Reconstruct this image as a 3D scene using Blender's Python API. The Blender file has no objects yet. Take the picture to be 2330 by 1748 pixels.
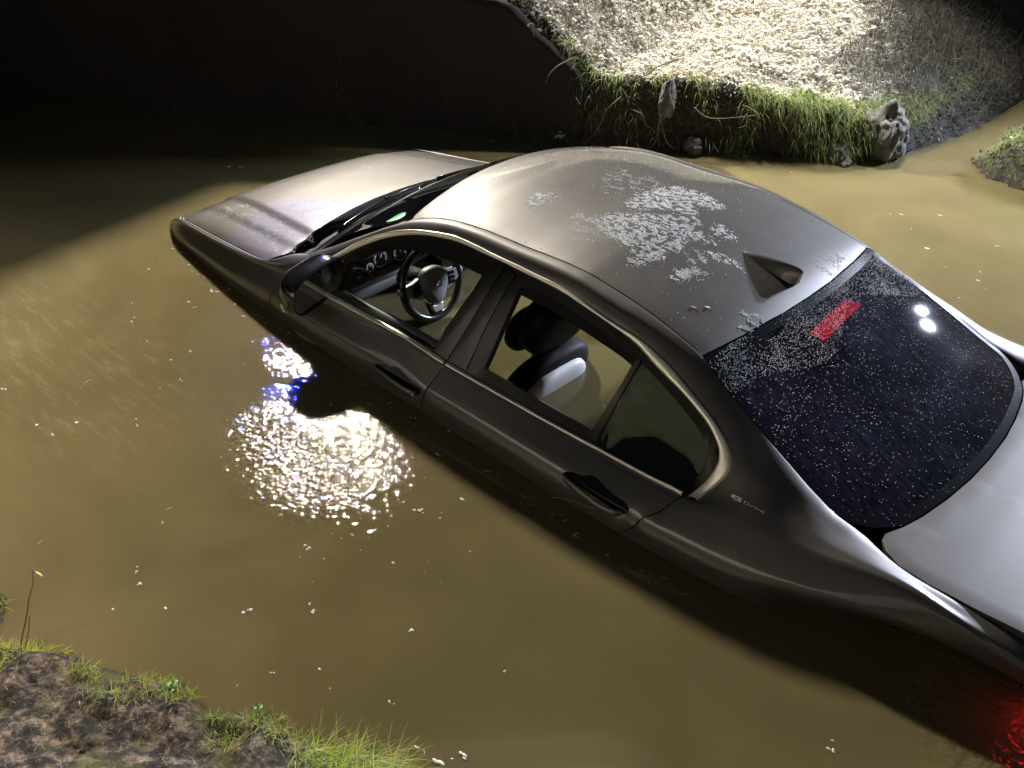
import bpy, bmesh, math, random
import numpy as np
from mathutils import Vector, Matrix, noise
from mathutils.geometry import delaunay_2d_cdt
random.seed(7); rng=np.random.default_rng(7)
scn=bpy.context.scene
LB,LA,LBLUE,LD,LT=5000,5600,1300,7800,2000
WATER_RIP=.0074
OUTL={'chrome_o':[(0.3388,2.054),(0.3067,2.015),(0.2751,1.988),(0.2436,1.929),(0.2105,1.907),(0.1754,1.937),(0.1402,1.925),(0.1042,1.909),(0.0658,1.952),(0.0267,1.967),(-0.0132,1.974),(-0.054,1.991),(-0.0946,1.995),(-0.1347,1.982),(-0.1749,1.973),(-0.215,1.973),(-0.2549,1.984),(-0.2944,1.994),(-0.3331,1.992),(-0.3717,1.999),(-0.4098,2.001),(-0.4471,2.001),(-0.4835,1.997),(-0.5196,1.994),(-0.5555,1.999),(-0.5909,2.0),(-0.6257,1.998),(-0.6599,1.984),(-0.6938,1.979),(-0.727,1.982),(-0.7595,1.992),(-0.7918,1.999),(-0.8234,2.0),(-0.8544,2.0),(-0.8849,2.0),(-0.915,2.0),(-0.9446,2.0),(-0.9737,1.997),(-1.0025,1.986),(-1.0308,1.973),(-1.0585,1.97),(-1.0855,1.977),(-1.1123,1.981),(-1.1387,1.977),(-1.1647,1.976),(-1.1901,1.983),(-1.2153,1.99),(-1.2402,1.992),(-1.2649,1.992),(-1.2894,1.991),(-1.3137,1.985),(-1.3377,1.976),(-1.3612,1.969),(-1.3841,1.968),(-1.4065,1.984),(-1.4279,2.013),(-1.4464,2.073),(-1.4587,2.194),(-1.4626,2.362),(-1.4587,2.538),(-1.4495,2.699),(-1.439,2.845),(-1.4283,2.976),(-1.4198,3.571)],'chrome_i':[(0.3296,2.17),(0.2976,2.126),(0.2659,2.104),(0.2349,2.085),(0.2031,2.073),(0.17,2.067),(0.1364,2.058),(0.1017,2.05),(0.0645,2.048),(0.0266,2.046),(-0.0117,2.042),(-0.0508,2.041),(-0.0899,2.039),(-0.1286,2.037),(-0.1676,2.035),(-0.2067,2.034),(-0.2451,2.033),(-0.2834,2.033),(-0.3212,2.033),(-0.3585,2.033),(-0.3957,2.034),(-0.4321,2.034),(-0.4676,2.033),(-0.5025,2.033),(-0.5374,2.034),(-0.5718,2.035),(-0.6058,2.035),(-0.6392,2.035),(-0.6723,2.034),(-0.7049,2.033),(-0.7368,2.031),(-0.7684,2.031),(-0.7996,2.031),(-0.8302,2.03),(-0.8602,2.03),(-0.8897,2.031),(-0.9187,2.033),(-0.9471,2.036),(-0.9753,2.039),(-1.0029,2.042),(-1.0296,2.051),(-1.0554,2.064),(-1.0806,2.076),(-1.1058,2.085),(-1.1313,2.089),(-1.1568,2.09),(-1.1821,2.088),(-1.2073,2.085),(-1.2322,2.082),(-1.2567,2.082),(-1.2808,2.082),(-1.3047,2.082),(-1.3279,2.085),(-1.3498,2.098),(-1.3708,2.117),(-1.3903,2.15),(-1.4065,2.212),(-1.4166,2.311),(-1.4192,2.443),(-1.417,2.585),(-1.4115,2.723),(-1.4043,2.853),(-1.3965,2.975),(-1.3913,3.655)],'belt_t':[(0.3309,2.987),(0.0443,2.995),(-0.2235,2.993),(-0.3506,3.0),(-0.666,2.998),(-0.9174,2.998),(-1.0662,2.999),(-1.2223,3.053),(-1.3315,3.102),(-1.3759,3.303)],'belt_b':[(0.3292,3.249),(0.0397,3.323),(-0.2318,3.329),(-0.3582,3.397),(-0.674,3.318),(-0.9254,3.277),(-1.0742,3.288),(-1.2295,3.336),(-1.3382,3.418),(-1.3745,3.654)],'hole_f':[(0.2516,2.87),(0.2451,2.593),(0.2433,2.334),(0.1614,2.225),(0.0735,2.195),(-0.0537,2.169),(-0.1658,2.154),(-0.2461,2.145),(-0.3264,2.126),(-0.3914,2.12),(-0.3734,2.357),(-0.3216,2.759),(-0.3144,2.966),(-0.2266,2.976),(-0.1012,2.957),(0.0529,2.941)],'hole_r':[(-0.5535,2.142),(-0.5687,2.131),(-0.6518,2.121),(-0.7273,2.112),(-0.8446,2.113),(-0.957,2.132),(-1.0408,2.156),(-1.0332,2.386),(-1.0088,2.891),(-0.8941,2.895),(-0.7499,2.89),(-0.5385,2.888),(-0.5398,2.576),(-0.5439,2.338),(-0.5437,2.202)],'glass_q':[(-1.0664,2.16),(-1.1812,2.186),(-1.298,2.221),(-1.3499,2.293),(-1.3786,2.412),(-1.3818,2.679),(-1.3629,2.932),(-1.3379,2.998),(-1.2176,2.982),(-1.0447,2.97),(-1.0502,2.571)],'bp_f':[(-0.3914,2.12),(-0.4565,2.059),(-0.4325,2.384),(-0.4039,2.718),(-0.3832,2.976),(-0.3168,2.976),(-0.3216,2.759),(-0.3734,2.357)],'bp_r':[(-0.467,2.052),(-0.5099,2.086),(-0.4925,2.35),(-0.4797,2.639),(-0.4751,2.966),(-0.3918,2.975),(-0.4109,2.71),(-0.4394,2.377)],'divd':[(-1.0434,2.152),(-1.0613,2.144),(-1.0465,2.551),(-1.0402,2.95),(-1.0028,2.952),(-1.0114,2.887),(-1.0359,2.382)],'seam_fd':[(0.4986,1.394),(0.4736,2.182),(0.5155,2.585),(0.5641,3.468),(0.5951,4.355),(0.606,4.86),(0.6354,5.24)],'seam_b':[(-0.449,2.046),(-0.3856,2.986),(-0.3861,3.423),(-0.3731,4.375),(-0.3545,5.064),(-0.3326,5.392)],'seam_r':[(-1.3779,3.47),(-1.3696,4.055),(-1.3438,4.588),(-1.2968,5.099),(-1.2176,5.442)],'fh':[(-0.0779,5.015),(-0.1145,4.926),(-0.1525,4.882),(-0.1905,4.741),(-0.231,4.79),(-0.2791,4.924),(-0.3252,4.97),(-0.3399,5.04),(-0.3194,5.12),(-0.2635,5.126),(-0.2012,5.089),(-0.1197,5.054)],'rh':[(-1.0126,4.949),(-1.0424,4.796),(-1.0735,4.731),(-1.1011,4.54),(-1.1398,4.612),(-1.1922,4.749),(-1.2384,4.781),(-1.2603,4.945),(-1.2542,5.042),(-1.2129,5.059),(-1.1674,5.034),(-1.0765,5.048),(-1.0279,5.018)],'fh_bar':[(-0.091,5.022),(-0.2753,5.06),(-0.3282,5.053)],'rh_bar':[(-1.0159,5.002),(-1.1791,5.055),(-1.2506,5.016)],'badge':[(-1.5034,2.816),(-1.6101,2.997),(-1.5054,2.945),(-1.6125,3.243)]}
PTS={'snow':[[(-0.538,-0.131),(-0.567,-0.205),(-0.672,-0.227),(-0.798,-0.183),(-0.78,-0.122),(-0.692,-0.109),(-0.776,-0.042),(-0.745,-0.005),(-0.675,0.005),(-0.594,0.105),(-0.545,0.082),(-0.522,-0.014)],[(-0.547,0.198),(-0.61,0.127),(-0.708,0.051),(-0.777,-0.014),(-0.819,-0.009),(-0.804,0.051),(-0.901,0.057),(-0.939,0.072),(-0.891,0.096),(-0.838,0.126),(-0.885,0.203),(-0.849,0.242),(-0.87,0.293),(-0.846,0.358),(-0.829,0.405),(-0.787,0.388),(-0.78,0.344),(-0.687,0.322),(-0.603,0.313),(-0.555,0.268)],[(-0.854,-0.026),(-0.867,-0.064),(-0.951,-0.021),(-0.928,0.015),(-0.866,0.01)],[(-0.929,0.142),(-0.972,0.106),(-1.042,0.103),(-1.074,0.119),(-1.021,0.126),(-0.969,0.155)],[(-0.937,0.286),(-0.969,0.281),(-0.985,0.315),(-0.969,0.352),(-0.941,0.352)],[(-0.224,0.274),(-0.255,0.224),(-0.327,0.194),(-0.304,0.253),(-0.32,0.33),(-0.272,0.313)]],'frost_light':[[(-0.277,-0.194),(-0.424,-0.231),(-0.56,-0.157),(-0.524,0.015),(-0.429,0.051),(-0.353,0.01)],[(-0.422,0.266),(-0.528,0.223),(-0.669,0.393),(-0.541,0.379)],[(-0.889,0.145),(-0.977,0.193),(-1.023,0.282),(-0.96,0.293)],[(-1.168,-0.19),(-1.199,-0.408),(-1.259,-0.194),(-1.217,-0.138)],[(-1.176,0.277),(-1.239,0.24),(-1.274,0.34),(-1.222,0.367)],[(0.028,0.119),(-0.043,-0.201),(-0.333,-0.419),(-0.578,-0.372),(-0.327,-0.274),(-0.118,0.021),(-0.063,0.261),(-0.043,0.536),(0.015,0.516)]],'hoodfrost':[[(1.486,0.592),(1.386,0.495),(1.111,0.525),(0.824,0.554),(0.69,0.58),(0.669,0.665),(0.695,0.716),(0.793,0.74),(1.12,0.665),(1.345,0.645)],[(1.18,0.428),(1.037,0.327),(0.944,0.243),(0.796,0.454),(0.873,0.494)]],'leaf':[(-1.078,0.409),(-1.106,0.373)],'specks':[(1.887,0.935),(1.158,1.235),(1.416,1.021),(0.997,1.056),(0.807,1.346),(0.606,1.354),(0.615,1.266),(0.456,1.479),(1.017,0.935),(0.345,1.638),(0.47,1.789),(0.549,1.897),(1.042,1.295),(1.013,1.309),(0.989,1.321),(1.412,0.609),(1.412,0.601),(1.382,0.586),(1.372,0.604),(1.028,0.929),(3.093,-0.097),(2.343,0.026),(2.286,-0.012),(2.324,-1.043),(1.591,-1.407),(-0.32,1.589),(1.557,0.807),(1.568,0.789),(1.598,0.76),(1.537,0.829),(1.476,0.824),(1.317,0.868),(1.314,0.838),(-0.453,1.565),(-0.685,1.463),(-0.858,1.459),(-0.634,1.603),(-0.627,1.595),(-0.344,1.984),(-0.414,2.012),(-0.409,2.005),(-0.364,1.994),(-0.715,1.852),(-0.821,1.72),(-1.084,1.585),(-0.75,1.665),(-0.847,1.735),(-1.085,1.847),(-1.016,1.827),(-0.446,2.104),(-0.547,2.003),(-1.359,1.505),(-1.28,0.995),(-1.279,0.983),(-2.057,1.104),(-2.069,1.122),(-0.744,-2.11),(-0.789,-2.147),(-1.221,-1.673),(-1.358,-1.739),(-1.445,-1.583),(-1.388,-1.405),(-1.061,-1.814),(-0.906,-2.001),(0.469,-2.006),(0.455,-1.999),(0.097,-2.368),(-0.725,1.262),(-0.742,1.245),(-0.815,1.23),(-0.809,1.114),(-0.227,1.839),(0.966,0.867),(0.891,1.871),(0.865,1.887),(-0.497,0.901),(-0.605,0.867),(-0.355,0.931),(-0.57,1.023),(-0.046,-2.299),(-1.307,-2.1),(-1.394,-1.639),(-0.945,-2.29),(-1.436,1.8),(-1.448,1.77),(-1.465,1.744),(-1.365,1.805),(-1.387,1.804),(-1.227,1.77),(-0.94,1.921),(-0.911,2.006)],'roots':[[(0.898,-1.818,0.341),(0.96,-1.77,0.263),(0.978,-1.756,0.195),(1.006,-1.734,0.125),(1.036,-1.712,0.068),(1.061,-1.692,0.05)],[(0.834,-1.867,0.27),(0.786,-1.904,0.241),(0.765,-1.92,0.181),(0.72,-1.954,0.153)],[(0.701,-1.97,0.246),(0.707,-1.965,0.171),(0.714,-1.959,0.074),(0.757,-1.926,0.022)],[(0.701,-1.97,0.246),(0.703,-1.968,0.144),(0.693,-1.976,0.048)],[(0.699,-1.971,0.225),(0.671,-1.993,0.118),(0.645,-2.012,0.065),(0.609,-2.04,0.039)],[(1.121,-1.646,0.565),(1.202,-1.584,0.511),(1.242,-1.553,0.458),(1.257,-1.541,0.41)],[(1.351,-1.468,0.728),(1.327,-1.487,0.741),(1.322,-1.491,0.668)],[(0.545,-2.09,0.3),(0.456,-2.158,0.239),(0.239,-2.325,0.273)],[(0.321,-2.262,0.326),(0.278,-2.295,0.307),(0.243,-2.322,0.273)],[(0.31,-2.27,0.234),(0.295,-2.282,0.275),(0.293,-2.284,0.209),(0.33,-2.256,0.188)],[(0.247,-2.319,0.193),(0.265,-2.306,0.116),(0.277,-2.296,0.093)],[(0.643,-2.014,0.577),(0.73,-1.947,0.535),(0.768,-1.918,0.495),(0.836,-1.866,0.44)],[(0.562,-2.076,0.042),(0.523,-2.106,0.078),(0.54,-2.094,0.03)],[(1.048,-1.702,0.338),(1.067,-1.687,0.284),(1.059,-1.693,0.258)],[(1.111,-1.653,0.329),(1.097,-1.664,0.303),(1.084,-1.674,0.288)]],'stone':[(0.768,-1.918,0.444),(0.724,-1.952,0.459),(0.672,-1.992,0.332),(0.654,-2.006,0.241),(0.704,-1.967,0.211),(0.747,-1.934,0.275)]}
CAM_F=2050.06
CAM_C=np.array([-2.28902, 2.60653, 2.80328])
CAM_R=np.array([[-0.719931, -0.691735, 0.056593], [-0.439009, 0.390711, -0.809083], [0.537559, -0.607329, -0.584963]])
WHEEL_C=(.155,.395,.931);WHEEL_T=17;WHEEL_R=.166
# ------------------------------------------------------------------ camera
CAR_N=np.array([.06,0,1.]); CAR_N/=np.linalg.norm(CAR_N)          # water normal in car coordinates
_ex=np.array([1,0,0])-CAR_N*CAR_N[0]; _ex/=np.linalg.norm(_ex)
W2=np.stack([_ex,np.cross(CAR_N,_ex),CAR_N]); CAR_O=np.array([0,0,.775])
def w(X): return (np.asarray(X,float)-CAR_O)@W2.T
cam=bpy.data.cameras.new('camera'); co=bpy.data.objects.new('camera',cam); scn.collection.objects.link(co); scn.camera=co
cam.sensor_width=36; cam.lens=36*CAM_F/2330; cam.clip_start=.05; cam.clip_end=400
right=W2@CAM_R[0]; down=W2@CAM_R[1]; fwd=W2@CAM_R[2]; CW=w(CAM_C)
M=Matrix.Identity(4)
for i in range(3):
    M[i][0]=right[i]; M[i][1]=-down[i]; M[i][2]=-fwd[i]; M[i][3]=CW[i]
co.matrix_world=M
# ------------------------------------------------------------------ world, lights, exposure
wd=bpy.data.worlds.new('World'); scn.world=wd; wd.use_nodes=True
nt=wd.node_tree; bg=nt.nodes['Background']; sky=nt.nodes.new('ShaderNodeTexSky'); sky.sky_type='NISHITA'; sky.sun_disc=False
sky.sun_elevation=math.radians(-1); sky.sun_rotation=math.radians(200); nt.links.new(sky.outputs[0],bg.inputs[0]); bg.inputs[1].default_value=.15
scn.view_settings.view_transform='Standard'; scn.view_settings.look='None'; scn.view_settings.exposure=0; scn.view_settings.gamma=1
scn.render.engine='CYCLES'
def lamp(name,loc,target,watts,col,size,spot=None):
    l=bpy.data.lights.new(name,'SPOT'); l.energy=watts; l.color=col; l.shadow_soft_size=size; l.spot_size=math.radians(spot or 90); l.spot_blend=.5
    o=bpy.data.objects.new(name,l); scn.collection.objects.link(o); o.location=loc
    o.rotation_euler=(Vector(target)-Vector(loc)).to_track_quat('-Z','Y').to_euler(); return o
def dirv(az,el): a,e=math.radians(az),math.radians(el); return np.array([math.cos(e)*math.cos(a),math.cos(e)*math.sin(a),math.sin(e)])
pB=np.array([-.25,1.2,0])+dirv(-33,33)*8.0
pA=w([-1.50,-.404,1.22])+dirv(-97,17.5)*7.5
lb=lamp('floodlight_warm',pB,(.2,.1,0),LB,(1,.93,.80),.18,78); lb.data.spot_blend=.8
for dA in (-.2,.2): lamp('floodlight_cool',pA+np.array([dA,0,-dA*.5]),(-1.5,.2,.2),LA/2,(.72,.81,1),.09,60).data.spot_blend=1
ld=lamp('fill_light_bank',(.8,4.9,5.8),(1.2,6.8,1.3),LD,(1,.88,.76),.3,115); ld.data.spot_blend=1  # added fill lamp, brightens the snowy bank behind the camera
lt=lamp('fill_light_turf',(.6,-4.8,4.8),(.30,-3.2,.5),LT,(1,.98,.93),.15,60); lt.data.spot_blend=1  # added fill lamp above the far bank, brightens its snow
pC=np.array([.29,1.0,0])+dirv(-30,31)*9
lamp('emergency_lamp_blue',pC,(.29,1.0,0),LBLUE,(.05,.08,1),.03,6)
# ------------------------------------------------------------------ helpers
col=scn.collection
def tag(o,label=None,cat=None,group=None,kind=None):
    if label:o['label']=label
    if cat:o['category']=cat
    if group:o['group']=group
    if kind:o['kind']=kind
    return o
def empty(name,M=None,loc=(0,0,0)):
    o=bpy.data.objects.new(name,None); col.objects.link(o); o.empty_display_size=.2
    if M is not None:o.matrix_world=M
    else:o.location=loc
    return o
def obj(name,verts,faces,mat,parent=None,smooth=True,sharp=None):
    me=bpy.data.meshes.new(name); me.from_pydata([tuple(map(float,v)) for v in verts],[],[tuple(int(i) for i in f) for f in faces]); me.update()
    if smooth: me.polygons.foreach_set('use_smooth',[True]*len(me.polygons))
    mats=mat if isinstance(mat,(list,tuple)) else [mat]
    for m in mats: me.materials.append(m)
    if sharp:
        S={tuple(sorted(e)) for e in sharp}
        for e in me.edges:
            if tuple(sorted(e.vertices)) in S: e.use_edge_sharp=True
    o=bpy.data.objects.new(name,me); col.objects.link(o)
    if parent:o.parent=parent
    return o
class MB:
    def __init__(s): s.v=[];s.f=[];s.m=[]
    def add(s,v,f,mi=0):
        b=len(s.v); s.v+= [tuple(map(float,p)) for p in v]; s.f+=[tuple(int(i)+b for i in q) for q in f]; s.m+=[mi]*len(f); return s
    def obj(s,name,mat,parent=None,smooth=True):
        o=obj(name,s.v,s.f,mat,parent,smooth)
        if any(s.m): o.data.polygons.foreach_set('material_index',s.m)
        return o
def bevel(o,w_=.004,seg=2,ang=35):
    m=o.modifiers.new('bevel','BEVEL'); m.width=w_; m.segments=seg; m.limit_method='ANGLE'; m.angle_limit=math.radians(ang); m.harden_normals=False
    return o
def tube(pts,r,n=8,closed=False,cap=True):
    P=np.array(pts,float); N=len(P); r=np.broadcast_to(np.asarray(r,float),(N,)); V=[];F=[]
    T=np.gradient(P,axis=0) if not closed else np.roll(P,-1,0)-np.roll(P,1,0)
    up=np.array([0,0,1.]); 
    a=None
    for i in range(N):
        t=T[i]/(np.linalg.norm(T[i])+1e-12)
        if a is None:
            a=np.cross(t,up); 
            if np.linalg.norm(a)<.1:a=np.cross(t,[1,0,0])
        a=a-t*(a@t); a/=np.linalg.norm(a); b=np.cross(t,a)
        for k in range(n):
            q=2*math.pi*k/n; V.append(P[i]+r[i]*(math.cos(q)*a+math.sin(q)*b))
    m=N if closed else N-1
    for i in range(m):
        for k in range(n):
            j=(i+1)%N; F.append((i*n+k,i*n+(k+1)%n,j*n+(k+1)%n,j*n+k))
    if cap and not closed: F.append(tuple(range(n))[::-1]); F.append(tuple((N-1)*n+k for k in range(n)))
    return V,F
def grid(P):
    """P (a,b,3) array -> verts, quads"""
    a,b=P.shape[:2]; V=P.reshape(-1,3); F=[(i*b+j,i*b+j+1,(i+1)*b+j+1,(i+1)*b+j) for i in range(a-1) for j in range(b-1)]
    return V,F
def box(c,s,R=None):
    c=np.array(c,float);s=np.array(s,float)/2; V=[np.array([x,y,z])*s for x in(-1,1) for y in(-1,1) for z in(-1,1)]
    if R is not None: V=[np.array(R)@v for v in V]
    V=[v+c for v in V]; return V,[(0,1,3,2),(4,6,7,5),(0,4,5,1),(2,3,7,6),(0,2,6,4),(1,5,7,3)]
def catm(pts,n=6,closed=False):
    P=np.array(pts,float); N=len(P); out=[]
    for i in range(N if closed else N-1):
        g=(lambda k:P[k%N]) if closed else (lambda k:P[min(max(k,0),N-1)])
        a,b,c,d=g(i-1),g(i),g(i+1),g(i+2)
        for k in range(n):
            t=k/n; out.append(.5*(2*b+(c-a)*t+(2*a-5*b+4*c-d)*t*t+(3*b-a-3*c+d)*t**3))
    if not closed: out.append(P[-1])
    return np.array(out)
def lin(pts,step):
    out=[]; P=np.array(pts,float)
    for a,b in zip(P[:-1],P[1:]):
        k=max(1,int(math.ceil(np.linalg.norm(b-a)/step))); out+=[a+(b-a)*i/k for i in range(k)]
    return np.array(out+[P[-1]])
def inpoly(P,poly):
    x,y=P[:,0],P[:,1]; r=np.zeros(len(P),bool); n=len(poly)
    for i in range(n):
        x1,y1=poly[i];x2,y2=poly[(i+1)%n]
        c=((y1>y)!=(y2>y)); r^= c&(x<(x2-x1)*(y-y1)/((y2-y1)+1e-15)+x1)
    return r
def dist_edges(P,poly):
    d=np.full(len(P),9.); n=len(poly)
    for i in range(n):
        a=poly[i];b=poly[(i+1)%n];ab=b-a; L=ab@ab+1e-15
        t=np.clip(((P-a)@ab)/L,0,1); d=np.minimum(d,np.linalg.norm(P-a-t[:,None]*ab,axis=1))
    return d
# ------------------------------------------------------------------ materials
MATS={}
def mat(name,base=(.5,.5,.5),rough=.5,metal=0,spec=.5,coat=0,emit=None,es=1,ior=None,fn=None,**k):
    if name in MATS:return MATS[name]
    m=bpy.data.materials.new(name); m.use_nodes=True; b=m.node_tree.nodes['Principled BSDF']
    b.inputs['Base Color'].default_value=(*base,1); b.inputs['Roughness'].default_value=rough; b.inputs['Metallic'].default_value=metal
    b.inputs['Specular IOR Level'].default_value=spec; b.inputs['Coat Weight'].default_value=coat; b.inputs['Coat Roughness'].default_value=k.get('coat_r',.04)
    if ior:b.inputs['IOR'].default_value=ior
    if emit: b.inputs['Emission Color'].default_value=(*emit,1); b.inputs['Emission Strength'].default_value=es
    if fn: fn(m.node_tree,b)
    MATS[name]=m; return m
def N(nt,t,**k):
    n=nt.nodes.new('ShaderNode'+t)
    for a,b in k.items():
        if a in n.inputs.keys(): n.inputs[a].default_value=b
        else: setattr(n,a,b)
    return n
def noisy(nt,scale,detail=3,coord='Object',rough=.5,vec=None,dim=None):
    tc=N(nt,'TexCoord'); n=N(nt,'TexNoise'); n.inputs['Scale'].default_value=scale; n.inputs['Detail'].default_value=detail; n.inputs['Roughness'].default_value=rough
    if vec:
        mp=N(nt,'Mapping'); mp.inputs['Scale'].default_value=vec; nt.links.new(tc.outputs[coord],mp.inputs[0]); nt.links.new(mp.outputs[0],n.inputs[0])
    else: nt.links.new(tc.outputs[coord],n.inputs[0])
    return n.outputs['Fac']
def ramp(nt,inp,stops):
    r=N(nt,'ValToRGB'); e=r.color_ramp.elements
    while len(e)<len(stops): e.new(.5)
    for q,(p,c) in zip(e,stops): q.position=p; q.color=(*c,1) if len(c)==3 else c
    nt.links.new(inp,r.inputs[0]); return r.outputs[0]
def bump(nt,b,h,strength=.3,dist=.01,prev=None):
    n=N(nt,'Bump'); n.inputs['Strength'].default_value=strength; n.inputs['Distance'].default_value=dist; nt.links.new(h,n.inputs['Height'])
    if prev: nt.links.new(prev,n.inputs['Normal'])
    nt.links.new(n.outputs[0],b.inputs['Normal']); return n.outputs[0]
def mth(nt,op,a,b_=None,c=None):
    n=N(nt,'Math',operation=op)
    for i,x in enumerate([a,b_,c]):
        if x is None: continue
        if isinstance(x,(int,float)): n.inputs[i].default_value=x
        else: nt.links.new(x,n.inputs[i])
    return n.outputs[0]
def f_paint(nt,b):
    # dirt film: slightly rougher and browner in streaks (real grime), fine metal flake
    g=noisy(nt,5,5,vec=(1,2,3)); nt.links.new(ramp(nt,g,[(.35,(.106,.095,.087)),(.62,(.096,.086,.079)),(.8,(.14,.13,.115))]),b.inputs['Base Color'])
    r=noisy(nt,9,4); mr=N(nt,'MapRange'); mr.inputs[3].default_value=.46; mr.inputs[4].default_value=.56; nt.links.new(r,mr.inputs[0]); nt.links.new(mr.outputs[0],b.inputs['Roughness'])
    # silt tide band just above the waterline
    tc=N(nt,'TexCoord'); sx=N(nt,'SeparateXYZ'); nt.links.new(tc.outputs['Object'],sx.inputs[0])
    h=mth(nt,'SUBTRACT',mth(nt,'ADD',sx.outputs[2],mth(nt,'MULTIPLY',sx.outputs[0],.06)),.775); h=mth(nt,'ADD',h,mth(nt,'MULTIPLY',mth(nt,'SUBTRACT',noisy(nt,7,6,vec=(1,1,.4)),.5),.10))
    tb=N(nt,'MapRange'); tb.inputs[1].default_value=.045; tb.inputs[2].default_value=.005; nt.links.new(h,tb.inputs[0]); wn=noisy(nt,40,5,rough=.7); tf=mth(nt,'MULTIPLY',tb.outputs[0],mth(nt,'MULTIPLY',wn,.9))
    mx=N(nt,'Mix'); mx.data_type='RGBA'; nt.links.new(tf,mx.inputs[0]); nt.links.new(b.inputs['Base Color'].links[0].from_socket,mx.inputs[6]); mx.inputs[7].default_value=(.12,.10,.055,1); nt.links.new(mx.outputs[2],b.inputs['Base Color'])
    nt.links.new(mth(nt,'SUBTRACT',1.0,mth(nt,'MULTIPLY',tf,.8)),b.inputs['Coat Weight'])
    d=noisy(nt,260,2); cr_=mth(nt,'MULTIPLY',mth(nt,'GREATER_THAN',d,.70),1.0)
    bump(nt,b,cr_,.06,.002)
def f_dark(nt,b):
    g=noisy(nt,60,4); bump(nt,b,g,.1,.001)
PAINT=mat('paint_brown_metallic',(.11,.1,.09),.4,.55,.5,1,coat_r=.035,fn=f_paint)
BLACK=mat('black_rubber',(.010,.010,.011),.6,0,.12,fn=f_dark)
BLACKG=mat('black_gloss_trim',(.010,.009,.009),.12,0,.5,.5)
BRNG=mat('pillar_trim',(.012,.009,.008),.3,0,.25,.2)
CHROME=mat('satin_trim',(.97,.91,.78),.32,.5,.5)
SILVER=mat('silver_plastic',(.62,.63,.65),.32,.6,.5)
DASH=mat('dash_plastic',(.10,.105,.11),.42,0,.5,fn=f_dark)
DASHG=mat('dash_grey_trim',(.30,.31,.32),.35,.3,.5)
GAUGE=mat('gauge_face',(.006,.006,.007),.25)
WHITEI=mat('gauge_print',(.75,.77,.8),.5,emit=(.8,.88,1),es=.35)
LEATHER=mat('leather_black',(.009,.009,.010),.6,0,.2,fn=f_dark)
LEATHERG=mat('leather_grey',(.72,.72,.72),.5,0,.4,fn=f_dark)
def glassmat(name,tint,rough=.02,refl=1.0,film=0):
    m=bpy.data.materials.new(name); m.use_nodes=True; nt=m.node_tree; nt.nodes.clear()
    o=N(nt,'OutputMaterial'); mx=N(nt,'MixShader'); t=N(nt,'BsdfTransparent'); t.inputs[0].default_value=(*tint,1)
    g=N(nt,'BsdfGlossy'); g.inputs['Roughness'].default_value=rough; g.inputs[0].default_value=(refl,refl,refl,1)
    fr=N(nt,'Fresnel'); fr.inputs[0].default_value=1.5
    nt.links.new(fr.outputs[0],mx.inputs[0]); nt.links.new(t.outputs[0],mx.inputs[1]); nt.links.new(g.outputs[0],mx.inputs[2])
    out=mx.outputs[0]
    if film:   # thin dried dirt on the pane
        d=N(nt,'BsdfDiffuse'); d.inputs[0].default_value=(.26,.25,.42,1)
        n1=noisy(nt,3,5); n2=noisy(nt,70,3,vec=(.25,1,1)); f=mth(nt,'MULTIPLY',mth(nt,'MULTIPLY',ramp(nt,n1,[(.3,(0,0,0)),(.75,(1,1,1))]),ramp(nt,n2,[(.35,(.25,.25,.25)),(.8,(1,1,1))])),film)
        m2=N(nt,'MixShader'); nt.links.new(f,m2.inputs[0]); nt.links.new(out,m2.inputs[1]); nt.links.new(d.outputs[0],m2.inputs[2]); out=m2.outputs[0]
    nt.links.new(out,o.inputs[0]); MATS[name]=m; return m
GL_REAR=glassmat('rear_glass',(.05,.05,.075),.03,1,.20)
GL_SIDE=glassmat('quarter_glass',(.05,.06,.06),.015,1.0,.01)
GL_WIND=glassmat('windscreen_glass',(.72,.80,.74),.01,1,.03)
DROP=mat('water_drop',(.9,.9,.92),.04,0,.5,0)
DROP.node_tree.nodes['Principled BSDF'].inputs['Transmission Weight'].default_value=.6
FROST=mat('frost',(.72,.74,.78),.35,0,.5)
RED=mat('brake_lamp_lit',(.5,.01,.02),.3,0,.5,0,(1,.01,.03),5)
XS0,DX=2.15,-.05
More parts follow.
